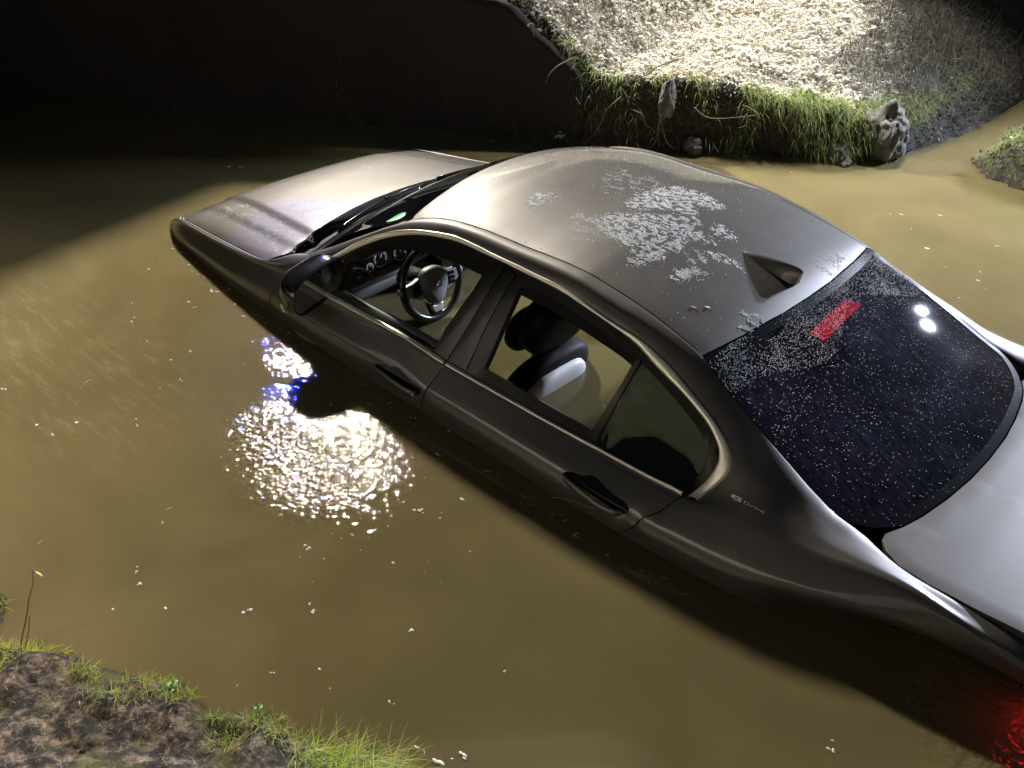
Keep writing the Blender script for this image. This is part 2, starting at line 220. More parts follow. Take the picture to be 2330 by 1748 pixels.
ROWS=np.array([[(0.286,0.5),(0.364,0.5267),(0.442,0.5533),(0.515,0.5791),(0.5625,0.6),(0.605,0.62),(0.6475,0.64),(0.6863,0.6639),(0.706,0.7075),(0.7203,0.7504),(0.726,0.7695),(0.73,0.784),(0.734,0.7977),(0.7384,0.8073),(0.7429,0.8148),(0.7475,0.822),(0.752,0.8293),(0.7565,0.8365),(0.7606,0.844),(0.7644,0.8515),(0.7682,0.8591),(0.772,0.8667),(0.7758,0.8743),(0.7796,0.8819),(0.7834,0.8896),(0.787,0.8982),(0.7906,0.9076),(0.7937,0.9178),(0.7939,0.9325),(0.7835,0.9527),(0.7483,0.9803),(0.7197,1),(0.7083,1.015),(0.7001,1.043),(0.6921,1.074),(0.6837,1.104),(0.6733,1.136),(0.6614,1.168),(0.6518,1.199),(0.6428,1.23),(0.6315,1.261),(0.6103,1.289),(0.5803,1.315),(0.5646,1.333),(0.5546,1.349),(0.5495,1.361),(0.5455,1.371),(0.5425,1.377),(0.5399,1.382),(0.5374,1.386),(0.5354,1.388),(0.5337,1.39),(0.5326,1.392),(0.5319,1.395),(0.5312,1.399),(0.5305,1.402),(0.5301,1.405),(0.53,1.406),(0.53,1.406),(0.53,1.401),(0.53,1.396),(0.5301,1.39),(0.5308,1.384),(0.5325,1.376),(0.5345,1.367),(0.5373,1.357),(0.5405,1.347),(0.5445,1.334),(0.5532,1.315),(0.5649,1.292),(0.5749,1.271),(0.5831,1.252),(0.5906,1.233),(0.5972,1.213),(0.6024,1.192),(0.6073,1.17),(0.6118,1.148),(0.615,1.128),(0.6178,1.11),(0.6184,1.102),(0.6164,1.09),(0.6347,1.088),(0.6504,1.088),(0.6562,1.087),(0.6563,1.086),(0.6557,1.086),(0.6546,1.085),(0.6517,1.082),(0.6483,1.078),(0.6434,1.071),(0.63,1.043),(0.615,1.012),(0.6,0.98)],
[(0.2901,0.4964),(0.3687,0.5233),(0.4464,0.5497),(0.5175,0.5743),(0.5674,0.5971),(0.6106,0.6182),(0.652,0.6393),(0.6882,0.6648),(0.7109,0.7068),(0.7263,0.748),(0.732,0.772),(0.7364,0.7884),(0.7413,0.8009),(0.7463,0.8097),(0.751,0.817),(0.7557,0.8241),(0.7603,0.8313),(0.7646,0.8385),(0.7685,0.8459),(0.7722,0.8534),(0.7759,0.8609),(0.7795,0.8684),(0.7832,0.876),(0.7867,0.8837),(0.7902,0.8917),(0.7935,0.9003),(0.7963,0.9094),(0.7979,0.9191),(0.7975,0.932),(0.7911,0.9505),(0.7712,0.9784),(0.753,1.002),(0.7431,1.02),(0.7367,1.045),(0.7298,1.073),(0.7219,1.101),(0.7111,1.131),(0.6964,1.163),(0.681,1.195),(0.6664,1.226),(0.6519,1.256),(0.6336,1.284),(0.6118,1.311),(0.5985,1.33),(0.5893,1.345),(0.5833,1.357),(0.5785,1.367),(0.5748,1.373),(0.5724,1.378),(0.571,1.381),(0.5698,1.383),(0.5687,1.385),(0.5681,1.387),(0.5679,1.389),(0.5677,1.391),(0.5675,1.393),(0.5675,1.395),(0.5682,1.395),(0.5696,1.394),(0.5709,1.389),(0.572,1.384),(0.5726,1.378),(0.5728,1.372),(0.5696,1.365),(0.5675,1.357),(0.567,1.347),(0.5674,1.336),(0.5687,1.324),(0.5733,1.306),(0.5806,1.285),(0.5909,1.264),(0.6004,1.245),(0.6092,1.226),(0.6162,1.208),(0.6207,1.189),(0.6239,1.169),(0.6266,1.149),(0.6282,1.129),(0.6296,1.113),(0.63,1.105),(0.6282,1.095),(0.6436,1.093),(0.6568,1.092),(0.6618,1.09),(0.6621,1.089),(0.6616,1.088),(0.6607,1.086),(0.6579,1.083),(0.6545,1.079),(0.6492,1.071),(0.6354,1.044),(0.6198,1.012),(0.604,0.9791)],
[(0.2915,0.49),(0.3709,0.5167),(0.4482,0.543),(0.5165,0.568),(0.5702,0.5909),(0.6147,0.6126),(0.6559,0.6354),(0.6908,0.6644),(0.7152,0.7027),(0.7305,0.7414),(0.7397,0.7703),(0.7457,0.7882),(0.7507,0.7989),(0.7556,0.8065),(0.7604,0.8134),(0.7652,0.8204),(0.7697,0.8274),(0.7738,0.8347),(0.7775,0.8421),(0.7811,0.8497),(0.7845,0.8573),(0.788,0.8649),(0.7915,0.8725),(0.7949,0.8805),(0.7982,0.8889),(0.8012,0.8978),(0.8032,0.9071),(0.803,0.9175),(0.8007,0.9291),(0.797,0.9431),(0.7921,0.9605),(0.7865,0.9801),(0.7806,1),(0.7739,1.022),(0.7659,1.045),(0.7565,1.07),(0.7442,1.099),(0.7269,1.133),(0.7065,1.171),(0.6865,1.206),(0.6684,1.237),(0.6528,1.263),(0.6398,1.285),(0.6291,1.303),(0.6205,1.318),(0.6134,1.33),(0.6076,1.339),(0.6034,1.347),(0.6012,1.351),(0.6003,1.353),(0.5998,1.354),(0.5994,1.356),(0.5989,1.357),(0.5984,1.357),(0.5978,1.358),(0.5973,1.359),(0.597,1.359),(0.5976,1.358),(0.5997,1.354),(0.6025,1.349),(0.6048,1.343),(0.6058,1.337),(0.6054,1.331),(0.6047,1.324),(0.6051,1.315),(0.6079,1.302),(0.6127,1.287),(0.6193,1.27),(0.6276,1.252),(0.6375,1.233),(0.6493,1.213),(0.664,1.191),(0.6798,1.173),(0.6913,1.164),(0.6948,1.156),(0.6929,1.144),(0.6895,1.131),(0.6861,1.119),(0.6836,1.109),(0.6831,1.103),(0.6851,1.102),(0.6878,1.102),(0.6894,1.101),(0.6899,1.098),(0.69,1.093),(0.6898,1.089),(0.6888,1.085),(0.6864,1.082),(0.6823,1.076),(0.6739,1.063),(0.659,1.038),(0.64,1.005),(0.62,0.97)],
[(0.304,0.489),(0.3853,0.5156),(0.4627,0.5418),(0.53,0.5669),(0.5834,0.5904),(0.6266,0.6131),(0.6645,0.6376),(0.6964,0.6676),(0.7199,0.7038),(0.7351,0.7393),(0.7441,0.7667),(0.7496,0.7851),(0.7541,0.7975),(0.7587,0.8065),(0.7634,0.8139),(0.7682,0.821),(0.7729,0.828),(0.7773,0.8352),(0.7815,0.8424),(0.7854,0.8497),(0.7889,0.8571),(0.7923,0.8645),(0.7956,0.8719),(0.7989,0.8795),(0.802,0.8874),(0.805,0.8955),(0.8073,0.904),(0.8086,0.9131),(0.8089,0.9232),(0.8082,0.9343),(0.8069,0.9454),(0.8055,0.9539),(0.8049,0.9589),(0.8056,0.9617),(0.8076,0.9644),(0.81,0.968),(0.8121,0.9721),(0.8134,0.9758),(0.8139,0.9789),(0.8139,0.9817),(0.8137,0.9843),(0.8134,0.9868),(0.8131,0.9892),(0.8128,0.9914),(0.8124,0.9935),(0.812,0.9955),(0.8116,0.9973),(0.8115,0.9986),(0.8117,0.999),(0.8121,0.9987),(0.8123,0.9984),(0.8119,0.9988),(0.8112,0.9998),(0.8103,1.001),(0.8094,1.002),(0.8084,1.003),(0.8074,1.005),(0.8061,1.006),(0.8047,1.007),(0.8032,1.008),(0.8016,1.01),(0.7998,1.011),(0.7978,1.013),(0.7956,1.014),(0.7932,1.016),(0.7907,1.018),(0.7882,1.019),(0.7857,1.021),(0.7831,1.022),(0.7803,1.025),(0.7767,1.03),(0.7716,1.04),(0.7654,1.057),(0.7585,1.077),(0.7515,1.093),(0.7451,1.102),(0.7398,1.103),(0.7352,1.101),(0.7308,1.099),(0.727,1.099),(0.7238,1.101),(0.7207,1.104),(0.7172,1.106),(0.7136,1.106),(0.7108,1.102),(0.7091,1.094),(0.7075,1.086),(0.705,1.079),(0.7003,1.071),(0.6915,1.057),(0.6772,1.032),(0.6589,0.9996),(0.6391,0.9642)],
[(0.3126,0.4804),(0.3924,0.5067),(0.4652,0.5324),(0.5285,0.5574),(0.5816,0.582),(0.6252,0.6071),(0.661,0.6341),(0.6899,0.664),(0.7121,0.6955),(0.7277,0.7256),(0.738,0.7511),(0.7446,0.7709),(0.7496,0.7856),(0.7541,0.7967),(0.7586,0.8056),(0.7633,0.8133),(0.7681,0.8205),(0.7727,0.8276),(0.7772,0.8347),(0.7813,0.8418),(0.785,0.8489),(0.7885,0.8561),(0.7917,0.8633),(0.7948,0.8706),(0.7979,0.8778),(0.8009,0.8852),(0.8038,0.8928),(0.8066,0.9004),(0.8091,0.9077),(0.8114,0.914),(0.8133,0.9186),(0.8147,0.9209),(0.8157,0.9212),(0.8165,0.9204),(0.8171,0.9195),(0.8178,0.9196),(0.8185,0.9214),(0.8193,0.9251),(0.8202,0.9303),(0.8212,0.9364),(0.8221,0.9429),(0.8231,0.9496),(0.824,0.9562),(0.825,0.9627),(0.8259,0.9686),(0.8268,0.9733),(0.8275,0.9763),(0.8282,0.977),(0.8288,0.976),(0.8292,0.9745),(0.8296,0.9735),(0.8298,0.9739),(0.8299,0.9754),(0.83,0.9775),(0.83,0.9793),(0.83,0.9805),(0.83,0.9812),(0.8299,0.9818),(0.8298,0.9827),(0.8296,0.9838),(0.8292,0.9851),(0.8285,0.9867),(0.8275,0.9887),(0.8261,0.9911),(0.8243,0.9939),(0.8222,0.997),(0.8198,1),(0.8171,1.003),(0.8141,1.008),(0.8104,1.013),(0.806,1.021),(0.8011,1.031),(0.7963,1.041),(0.7919,1.05),(0.788,1.058),(0.7842,1.065),(0.78,1.07),(0.7749,1.075),(0.7687,1.08),(0.7617,1.086),(0.754,1.092),(0.7459,1.097),(0.738,1.101),(0.7311,1.101),(0.7255,1.097),(0.7215,1.089),(0.7181,1.079),(0.7141,1.068),(0.7081,1.055),(0.699,1.039),(0.6862,1.016),(0.6701,0.9869),(0.6516,0.9532)],
[(0.3452,0.4704),(0.4271,0.4867),(0.501,0.5024),(0.5643,0.5174),(0.616,0.5321),(0.6574,0.5474),(0.6908,0.5651),(0.7179,0.5864),(0.7394,0.6106),(0.7556,0.6353),(0.7676,0.6575),(0.7766,0.6764),(0.7841,0.6924),(0.7908,0.7065),(0.7973,0.7189),(0.8037,0.7295),(0.8101,0.7387),(0.8164,0.7467),(0.8227,0.7541),(0.8289,0.7612),(0.8348,0.7683),(0.8401,0.7754),(0.8448,0.7825),(0.8488,0.7897),(0.8522,0.7968),(0.8554,0.804),(0.8585,0.8111),(0.8614,0.8182),(0.8644,0.8251),(0.8671,0.8316),(0.8697,0.8373),(0.8719,0.842),(0.8739,0.8457),(0.8756,0.8486),(0.8771,0.851),(0.8785,0.8533),(0.8798,0.8554),(0.8811,0.8574),(0.8822,0.8594),(0.8834,0.8614),(0.8845,0.8634),(0.8856,0.8653),(0.8867,0.8673),(0.8877,0.8694),(0.8886,0.8718),(0.8894,0.8744),(0.89,0.8776),(0.8904,0.881),(0.8908,0.8847),(0.8911,0.8885),(0.8913,0.8923),(0.8916,0.8961),(0.8919,0.8999),(0.8921,0.9038),(0.8924,0.9076),(0.8926,0.9113),(0.8928,0.9151),(0.8929,0.9187),(0.893,0.9223),(0.893,0.9258),(0.893,0.9293),(0.8929,0.9326),(0.8928,0.9357),(0.8926,0.9382),(0.8923,0.9402),(0.8918,0.9417),(0.8912,0.9428),(0.8903,0.944),(0.8889,0.9453),(0.8871,0.947),(0.8847,0.949),(0.8819,0.9513),(0.8789,0.9538),(0.8757,0.9566),(0.872,0.9599),(0.8674,0.9642),(0.8615,0.9699),(0.8537,0.9771),(0.8438,0.9852),(0.8322,0.9936),(0.8191,1.001),(0.805,1.008),(0.7903,1.013),(0.7754,1.015),(0.7603,1.016),(0.7455,1.015),(0.7311,1.012),(0.7172,1.007),(0.704,1),(0.6911,0.9903),(0.6781,0.9766),(0.6647,0.9582),(0.6507,0.9351)],
[(0.334,0.3905),(0.4122,0.4065),(0.484,0.4221),(0.5467,0.4373),(0.599,0.4525),(0.6414,0.4685),(0.6756,0.4868),(0.7031,0.5077),(0.7248,0.5308),(0.7415,0.5542),(0.7541,0.5759),(0.7638,0.5946),(0.7717,0.6087),(0.7787,0.6167),(0.7853,0.6195),(0.7917,0.62),(0.7981,0.62),(0.8044,0.62),(0.8107,0.62),(0.8167,0.62),(0.8225,0.62),(0.8278,0.62),(0.8325,0.62),(0.8365,0.62),(0.8401,0.62),(0.8433,0.62),(0.8464,0.62),(0.8494,0.62),(0.8523,0.62),(0.855,0.62),(0.8576,0.62),(0.8598,0.62),(0.8618,0.62),(0.8635,0.62),(0.865,0.62),(0.8665,0.62),(0.8678,0.62),(0.869,0.62),(0.8702,0.62),(0.8714,0.62),(0.8725,0.62),(0.8736,0.62),(0.8746,0.62),(0.8757,0.62),(0.8766,0.62),(0.8773,0.62),(0.8779,0.62),(0.8784,0.62),(0.8788,0.62),(0.8791,0.62),(0.8793,0.62),(0.8796,0.62),(0.8799,0.62),(0.8801,0.62),(0.8804,0.62),(0.8806,0.62),(0.8808,0.62),(0.8809,0.62),(0.8809,0.62),(0.881,0.62),(0.881,0.62),(0.8809,0.62),(0.8808,0.62),(0.8806,0.62),(0.8802,0.62),(0.8797,0.62),(0.879,0.62),(0.8781,0.62),(0.8767,0.62),(0.8748,0.62),(0.8725,0.62),(0.8698,0.62),(0.8668,0.62),(0.8634,0.62),(0.8595,0.6205),(0.8538,0.6269),(0.8432,0.6595),(0.8241,0.7301),(0.7977,0.801),(0.7668,0.8346),(0.7332,0.8423),(0.6977,0.8443),(0.6628,0.8457),(0.6313,0.8471),(0.6049,0.8486),(0.5842,0.85),(0.5674,0.8514),(0.5539,0.8529),(0.5447,0.8543),(0.5381,0.8557),(0.532,0.8571),(0.526,0.8586),(0.52,0.86)],
[(0.284,0.25),(0.3622,0.25),(0.434,0.25),(0.4967,0.25),(0.549,0.25),(0.5914,0.25),(0.6256,0.25),(0.6531,0.25),(0.6748,0.25),(0.6915,0.25),(0.7041,0.25),(0.7138,0.25),(0.7217,0.25),(0.7287,0.25),(0.7353,0.25),(0.7417,0.25),(0.7481,0.25),(0.7544,0.25),(0.7607,0.25),(0.7667,0.25),(0.7725,0.25),(0.7778,0.25),(0.7825,0.25),(0.7865,0.25),(0.7901,0.25),(0.7933,0.25),(0.7964,0.25),(0.7994,0.25),(0.8023,0.25),(0.805,0.25),(0.8076,0.25),(0.8098,0.25),(0.8118,0.25),(0.8135,0.25),(0.815,0.25),(0.8165,0.25),(0.8178,0.25),(0.819,0.25),(0.8202,0.25),(0.8214,0.25),(0.8225,0.25),(0.8236,0.25),(0.8246,0.25),(0.8257,0.25),(0.8266,0.25),(0.8273,0.25),(0.8279,0.25),(0.8284,0.25),(0.8288,0.25),(0.8291,0.25),(0.8293,0.25),(0.8296,0.25),(0.8299,0.25),(0.8301,0.25),(0.8304,0.25),(0.8306,0.25),(0.8308,0.25),(0.8309,0.25),(0.8309,0.25),(0.831,0.25),(0.831,0.25),(0.8309,0.25),(0.8308,0.25),(0.8306,0.25),(0.8302,0.25),(0.8297,0.25),(0.829,0.25),(0.8281,0.25),(0.8267,0.25),(0.8248,0.25),(0.8225,0.25),(0.8198,0.25),(0.8168,0.25),(0.8134,0.25),(0.8095,0.25),(0.8038,0.25),(0.7932,0.25),(0.7741,0.25),(0.7477,0.25),(0.7168,0.25),(0.6832,0.25),(0.6477,0.25),(0.6128,0.25),(0.5813,0.25),(0.5549,0.25),(0.5342,0.25),(0.5174,0.25),(0.5039,0.25),(0.4947,0.25),(0.4881,0.25),(0.482,0.25),(0.476,0.25),(0.47,0.25)],
])
def cr(P,t):
    # uniform Catmull-Rom along axis 0 for scalar arrays t
    n=len(P); t=np.clip(t,0,n-1-1e-9); i=t.astype(int); f=(t-i)[:,None]
    g=lambda k: P[np.clip(k,0,n-1)]
    a,b,c,d=g(i-1),g(i),g(i+1),g(i+2)
    return .5*((2*b)+(c-a)*f+(2*a-5*b+4*c-d)*f*f+(3*b-a-3*c+d)*f**3)
CREASE={2:.35,3:.5,4:.75,5:.75}
def sigma(x,s):
    """car side surface: station x, row parameter s -> (x,y,z)"""
    x=np.atleast_1d(np.asarray(x,float)); s=np.atleast_1d(np.asarray(s,float))
    t=(x-XS0)/DX
    R=np.stack([cr(ROWS[k],t) for k in range(8)])   # 8,N,2
    n=8; i=np.clip(s,0,6.999).astype(int); f=(np.clip(s,0,7)-i)[:,None]; idx=np.arange(len(x))
    g=lambda k:R[np.clip(k,0,7),idx]
    P0,P1=g(i),g(i+1)
    def tan(k,side):
        a,b,c=g(k-1),g(k),g(k+1)
        la=np.linalg.norm(b-a,axis=1,keepdims=True)+1e-5; lc=np.linalg.norm(c-b,axis=1,keepdims=True)+1e-5
        ua=(b-a)/la; uc=(c-b)/lc; m=ua*lc+uc*la; m/= (np.linalg.norm(m,axis=1,keepdims=True)+1e-9)
        k=np.clip(k,0,7); w=np.array([CREASE.get(int(q),0.) for q in k])[:,None]
        u=m*(1-w)+(uc if side>0 else ua)*w
        u=np.where((k==0)[:,None],uc,u); u=np.where((k==7)[:,None],ua,u)
        return u*(lc if side>0 else la)
    T0=tan(i,1); T1=tan(i+1,-1)
    h=(2*f**3-3*f**2+1)*P0+(f**3-2*f**2+f)*T0+(-2*f**3+3*f**2)*P1+(f**3-f**2)*T1
    return np.c_[x,h]
def r0(x):
    x=np.atleast_1d(np.asarray(x,float)); return cr(ROWS[0],(x-XS0)/DX)
def sstep(t): t=np.clip(t,0,1); return t*t*(3-2*t)
HZ=np.array([(.6,1.03),(.75,1.02),(.85,1.01),(1.0,.985),(1.3,.935),(1.5,.882),(1.62,.83),(1.72,.765),(1.82,.67),(1.95,.54),(2.15,.3)])
def tp_hood(x,y):
    x=np.asarray(x,float);a=np.abs(y); P=r0(np.clip(x,.72,2.1)); y0,z0=P[:,0],P[:,1]
    zc=np.interp(x,HZ[:,0],HZ[:,1]); zc=(np.interp(x+.06,HZ[:,0],HZ[:,1])+np.interp(x-.06,HZ[:,0],HZ[:,1])+zc)/3
    c1=.56-.13*(x-.7)   # inner dome crease half-width
    c2=.66-.10*(x-.7)
    t=np.clip(a/y0,0,1.2)
    z=zc-(zc-z0)*(.38*t**2+.62*t**4)
    z=z-.010*sstep((a-c1)/.028)*(1-.7*sstep((a-c1-.03)/.2))-.006*sstep((a-c2)/.03)*(1-sstep((a-c2)/(np.maximum(y0-c2,.03))))  # step down off the dome
    return z
def tp_roof(x,y):
    P=r0(x); y0,z0=P[:,0],P[:,1]; t=np.clip(np.abs(y)/y0,0,1.1)
    cw=np.interp(x,[-1.35,-1.2,-.6,-.3,-.1,.07,.15],[.042,.042,.045,.047,.058,.085,.11])
    return z0+cw*(1-t**2.2)
def xh_(y): return .13-.063*(np.asarray(y)/.575)**2
def xb_(y): return .70-.14*(np.asarray(y)/.71)**2
def tp_wind(x,y):
    # windscreen: ruled from the roof header to the cowl, bowed forward in plan
    xh,xb=xh_(y),xb_(y); t=(x-xh)/(xb-xh); zh=tp_roof(xh,y*np.clip(.575/np.maximum(np.abs(y),1e-3),0,1))
    return zh*(1-t)+(1.005+.02*(1-(np.abs(y)/.71)**2))*t+.10*t*(1-t)
def tp_rear(x,y):
    P=r0(np.clip(x,-1.75,-1.19)); y0=np.interp(x,[-1.9,-1.75,-1.5,-1.19],[.63,.618,.598,.55]); t=np.clip(np.abs(y)/y0,0,1.1)
    z0=P[:,1]+np.where(x<-1.75,(x+1.75)*.38,0)
    cw=np.interp(x,[-2.0,-1.75,-1.2],[.045,.05,.045])
    return z0+cw*(1-t**2.2)
def tp_deck(x,y):
    t=np.clip(np.abs(y)/.68,0,1.1)
    return np.interp(x,[-2.6,-2.42,-2.3,-2.1,-1.96,-1.7],[.86,1.0,1.108,1.098,1.085,1.06])-.006*t**3+.0*x
# ------------------------------------------------------------------ the car
CM=Matrix.Identity(4)
for i in range(3):
    for j in range(3): CM[i][j]=W2[i][j]
CM.translation=Vector(w([0,0,0]))
car=empty('sunken_car',CM)
tag(car,'brown metallic four door saloon car sunk nose first in muddy water beside the bank','car')
def n_side(x,s):
    e=2e-3; a=sigma(x+e,s)-sigma(x-e,s); s0=np.clip(s-e,0,7);s1=np.clip(s+e,0,7); b=sigma(x,s1)-sigma(x,s0); n=np.cross(a,b); n/=np.linalg.norm(n,axis=1,keepdims=True)+1e-12
    f=np.where((n@np.array([0,.8,.6]))<0,-1,1); return n*f[:,None]
def mk_top(fn):
    F=lambda x,y: np.c_[x,y,fn(x,y)]
    def Nn(x,y):
        e=2e-3; a=F(x+e,y)-F(x-e,y); b=F(x,y+e)-F(x,y-e); n=np.cross(a,b); return n/np.linalg.norm(n,axis=1,keepdims=True)*np.sign(n[:,2:3]+1e-9)
    return F,Nn
def smooth_poly(pts,closed=True): return np.array(pts,float)
def panel(name,outer,holes=(),F=sigma,Nf=None,sc=(1,.1),step=.03,estep=.02,thick=.012,off=0,mat_=None,parent=None,both=False,lip=.002,kids=None):
    Nf=Nf or n_side; sc=np.array(sc)
    rings=[]
    for r in [outer]+list(holes):
        r=np.array(r,float)*sc; r=lin(np.vstack([r,r[:1]]),estep)[:-1]; 
        keep=[0]
        for i in range(1,len(r)):
            if np.linalg.norm(r[i]-r[keep[-1]])>1e-4: keep.append(i)
        r=r[keep]
        if np.linalg.norm(r[0]-r[-1])<1e-4: r=r[:-1]
        rings.append(r)
    lo,hi=rings[0].min(0),rings[0].max(0)
    gx,gy=np.meshgrid(np.arange(lo[0],hi[0],step),np.arange(lo[1],hi[1],step*.8)); G=np.c_[gx.ravel()+.0007,gy.ravel()+.0009]
    ok=inpoly(G,rings[0])&(dist_edges(G,rings[0])>step*.45)
    for h in rings[1:]: ok&=~inpoly(G,h)&(dist_edges(G,h)>step*.45)
    G=G[ok]; P=[];E=[]
    for r in rings:
        b=len(P); P+=list(r); E+=[(b+i,b+(i+1)%len(r)) for i in range(len(r))]
    P+=list(G)
    vo,ed,fa,ov,oe,of=delaunay_2d_cdt([Vector(p) for p in P],E,[],1 if len(rings)==1 else 0,1e-6)
    V2=np.array([(v.x,v.y) for v in vo]); fa=np.array([f for f in fa if len(f)==3])
    ce=V2[fa].mean(1); ok=inpoly(ce,rings[0])
    for h in rings[1:]: ok&=~inpoly(ce,h)
    fa=fa[ok]
    q=V2/sc; X=F(q[:,0],q[:,1]); NN=Nf(q[:,0],q[:,1]); X=X+NN*off
    # orient
    t=fa; fn_=np.cross(X[t[:,1]]-X[t[:,0]],X[t[:,2]]-X[t[:,0]]); fl=(fn_*NN[t[:,0]]).sum(1)<0; t[fl]=t[fl][:,::-1]
    from collections import Counter
    cnt=Counter(); 
    for f in t.tolist():
        for a,b in ((f[0],f[1]),(f[1],f[2]),(f[2],f[0])): cnt[(a,b)]+=1
    bd=[(a,b) for (a,b) in cnt if (b,a) not in cnt]
    bv=sorted({a for e in bd for a in e}); mp={v:len(X)+i for i,v in enumerate(bv)}
    # rolled lip: boundary drops by lip, skirt goes inward by thick
    X2=X.copy(); X2[bv]-=NN[bv]*lip
    V=np.vstack([X2,X[bv]-NN[bv]*thick]); Fc=t.tolist()+[(b,a,mp[a],mp[b]) for a,b in bd]
    o=obj(name,V,Fc,mat_,parent,True,sharp=bd)
    if both:
        V3=V*np.array([1,-1,1]); o2=obj(name,V3,[tuple(reversed(f)) for f in Fc],mat_,parent,True,sharp=bd); return o,o2
    return o
L=OUTL
S0=lambda x0,x1,s,n: [(x,s) for x in np.linspace(x0,x1,n)]
ci,co_,bt,bb=L['chrome_i'],L['chrome_o'],L['belt_t'],L['belt_b']
cis=list(ci); cos_=list(co_)
fd,sb,sr=L['seam_fd'],L['seam_b'],L['seam_r']
g=.0022
# black backing behind all panel gaps
def rib(line,Wd,off,name,s=1):
    Q=lin(np.array(line)*[1,.1],.02)/[1,.1]; T=np.gradient(Q*[1,.1],axis=0); T/=np.linalg.norm(T,axis=1,keepdims=True)+1e-9; Nn=np.c_[-T[:,1],T[:,0]]*Wd/2/[1,.1]
    A=Q+Nn;B=Q-Nn; fa=[]
    for K in (A,B): K[:,1]=np.clip(K[:,1],0,7); X=sigma(K[:,0],K[:,1])+n_side(K[:,0],K[:,1])*off; fa.append(X)
    V,F=grid(np.stack(fa,1)); return V*np.array([1,s,1]),F
seal=MB()
for s in (1,-1):
    for ln in (fd+[(.655,7)],[(sb[0][0],1.98)]+sb+[(-.33,7)],[(sr[0][0],3.3)]+sr+[(-1.16,7)],co_,[(.33,3.25)]+bb,ci): seal.add(*rib(ln,.035,-.010,'',s))
    seal.add(*rib(S0(2.1,-2.4,.0,80),.03,-.010,'',s))
seal.obj('door_seal',BLACK,car)
panel('front_fender',S0(2.13,.57,0,60)+[(.498+g,1.39),(.4717+g,2.18),(.5156+g,2.58),(.5687+g,3.46),(.6052+g,4.36),(.6174+g,4.86),(.6498+g,5.25),(.66,7)]+[(2.13,7)],mat_=PAINT,parent=car,both=True)
rear_side=[(.555,0)]+[(x,0) for x in np.linspace(.54,-2.43,110)]+[(-2.43,7),(-1.17,7),(-1.2176-g,5.442),(-1.2968-g,5.099),(-1.3438-g,4.588),(-1.3696-g,4.055),(-1.383,3.55)]+[(x-.0 if i else x,y) for i,(x,y) in enumerate(reversed(cos_))]+[(.466,2.18),(.493,1.39)]
panel('body_side',rear_side,mat_=PAINT,parent=car,both=True,step=.025)
bs=[(a,b+.06) for a,b in bb]
df=[(.562,3.47),(.3285,3.34)]+[p for p in bs if -.38<p[0]<.32]+[(sb[1][0]+g,3.48),(sb[2][0]+g,3.6)]+[(a+g,b) for a,b in sb[3:]]+[(-.31,7),(.65,7),(.6498-g,5.25),(.6174-g,4.86),(.6052-g,4.358)]
dr=[(sb[1][0]-g,3.48)]+[p for p in bs if -1.36<p[0]<-.40]+[(-1.374,3.60)]+[(a+g,b) for a,b in sr[1:]]+[(-1.155,7),(-.33,7)]+[(a-g,b) for a,b in reversed(sb[3:])]
d1=panel('front_door',df,mat_=PAINT,parent=car,both=True); d2=panel('rear_door',dr,mat_=PAINT,parent=car,both=True)
# black window frames with the openings
fr=[(.560,3.40),(.5156-g,2.58),(.4717-g,2.25),(.3303,2.13)]+cis[1:]+[(a,b) for a,b in reversed(bt)]+[(.335,3.27)]
hf,hr,gq=[[tuple(q) for q in catm(L[k],1,True)] for k in ('hole_f','hole_r','glass_q')]
gq=[tuple(q) for q in np.vstack([catm(gq[:8],4),np.array(gq[8:])])]
panel('window_frame',fr,[hf,hr,gq],off=-.004,thick=.03,mat_=mat('frame_gloss',(.014,.011,.009),.3,0,.25,.1),parent=car,both=True,step=.02,estep=.012,lip=.003)
sail=[(.552,3.36),(.512,2.6),(.462,2.3),(.335,2.2),(.243,2.38),(.25,2.84),(.335,3.2)]
panel('mirror_base',sail,off=.001,thick=.01,mat_=BLACKG,parent=car,both=True)
panel('pillar_trim',L['bp_f'],off=.0015,thick=.008,mat_=BRNG,parent=car,both=True,step=.02); panel('pillar_trim',L['bp_r'],off=.0015,thick=.008,mat_=BRNG,parent=car,both=True,step=.02)
panel('quarter_divider',L['divd'],off=.002,thick=.012,mat_=BRNG,parent=car,both=True,step=.02)
panel('quarter_glass',gq,off=-.006,thick=.003,mat_=GL_SIDE,parent=car,both=True,lip=0)
# inner lining behind the pillars, seen through the windows
# satin window trim: convex upper arch with the rear kink, lower belt strip
def resamp(Q,n):
    Q=np.array(Q,float); c=np.r_[0,np.cumsum(np.linalg.norm(np.diff(Q*[1,.1],axis=0),axis=1))]; t=np.linspace(0,c[-1],n); return np.c_[np.interp(t,c,Q[:,0]),np.interp(t,c,Q[:,1])]
def ribbon(name,A,B,h,mat_,n=160,k=9,base=.002):
    A=resamp(A,n); B=resamp(B,n); A,B=A+(A-B)*.03,B+(B-A)*.03; out=[]
    for t in np.linspace(0,1,k):
        Q=A*(1-t)+B*t; X=sigma(Q[:,0],Q[:,1])+n_side(Q[:,0],Q[:,1])*(base+h*max(0,1-(2*t-1)**2)**.5-(.006 if t in(0,1) else 0)); out.append(X)
    P=np.stack(out,1)
    for s in (1,-1):
        V,F=grid(P*[1,s,1]); o=obj(name,V,F,mat_,car)
ribbon('window_trim',co_,ci,.006,CHROME,n=220)
for A,B in (([list(q) for q in bt[:4]]+[[-.381,3.0]],[list(q) for q in bb[:4]]+[[-.387,3.39]]),([[-.390,3.0]]+[list(q) for q in bt[4:]],[[-.396,3.39]]+[list(q) for q in bb[4:]])):
    ribbon('belt_trim',A,B,.006,CHROME,n=80,base=.005)
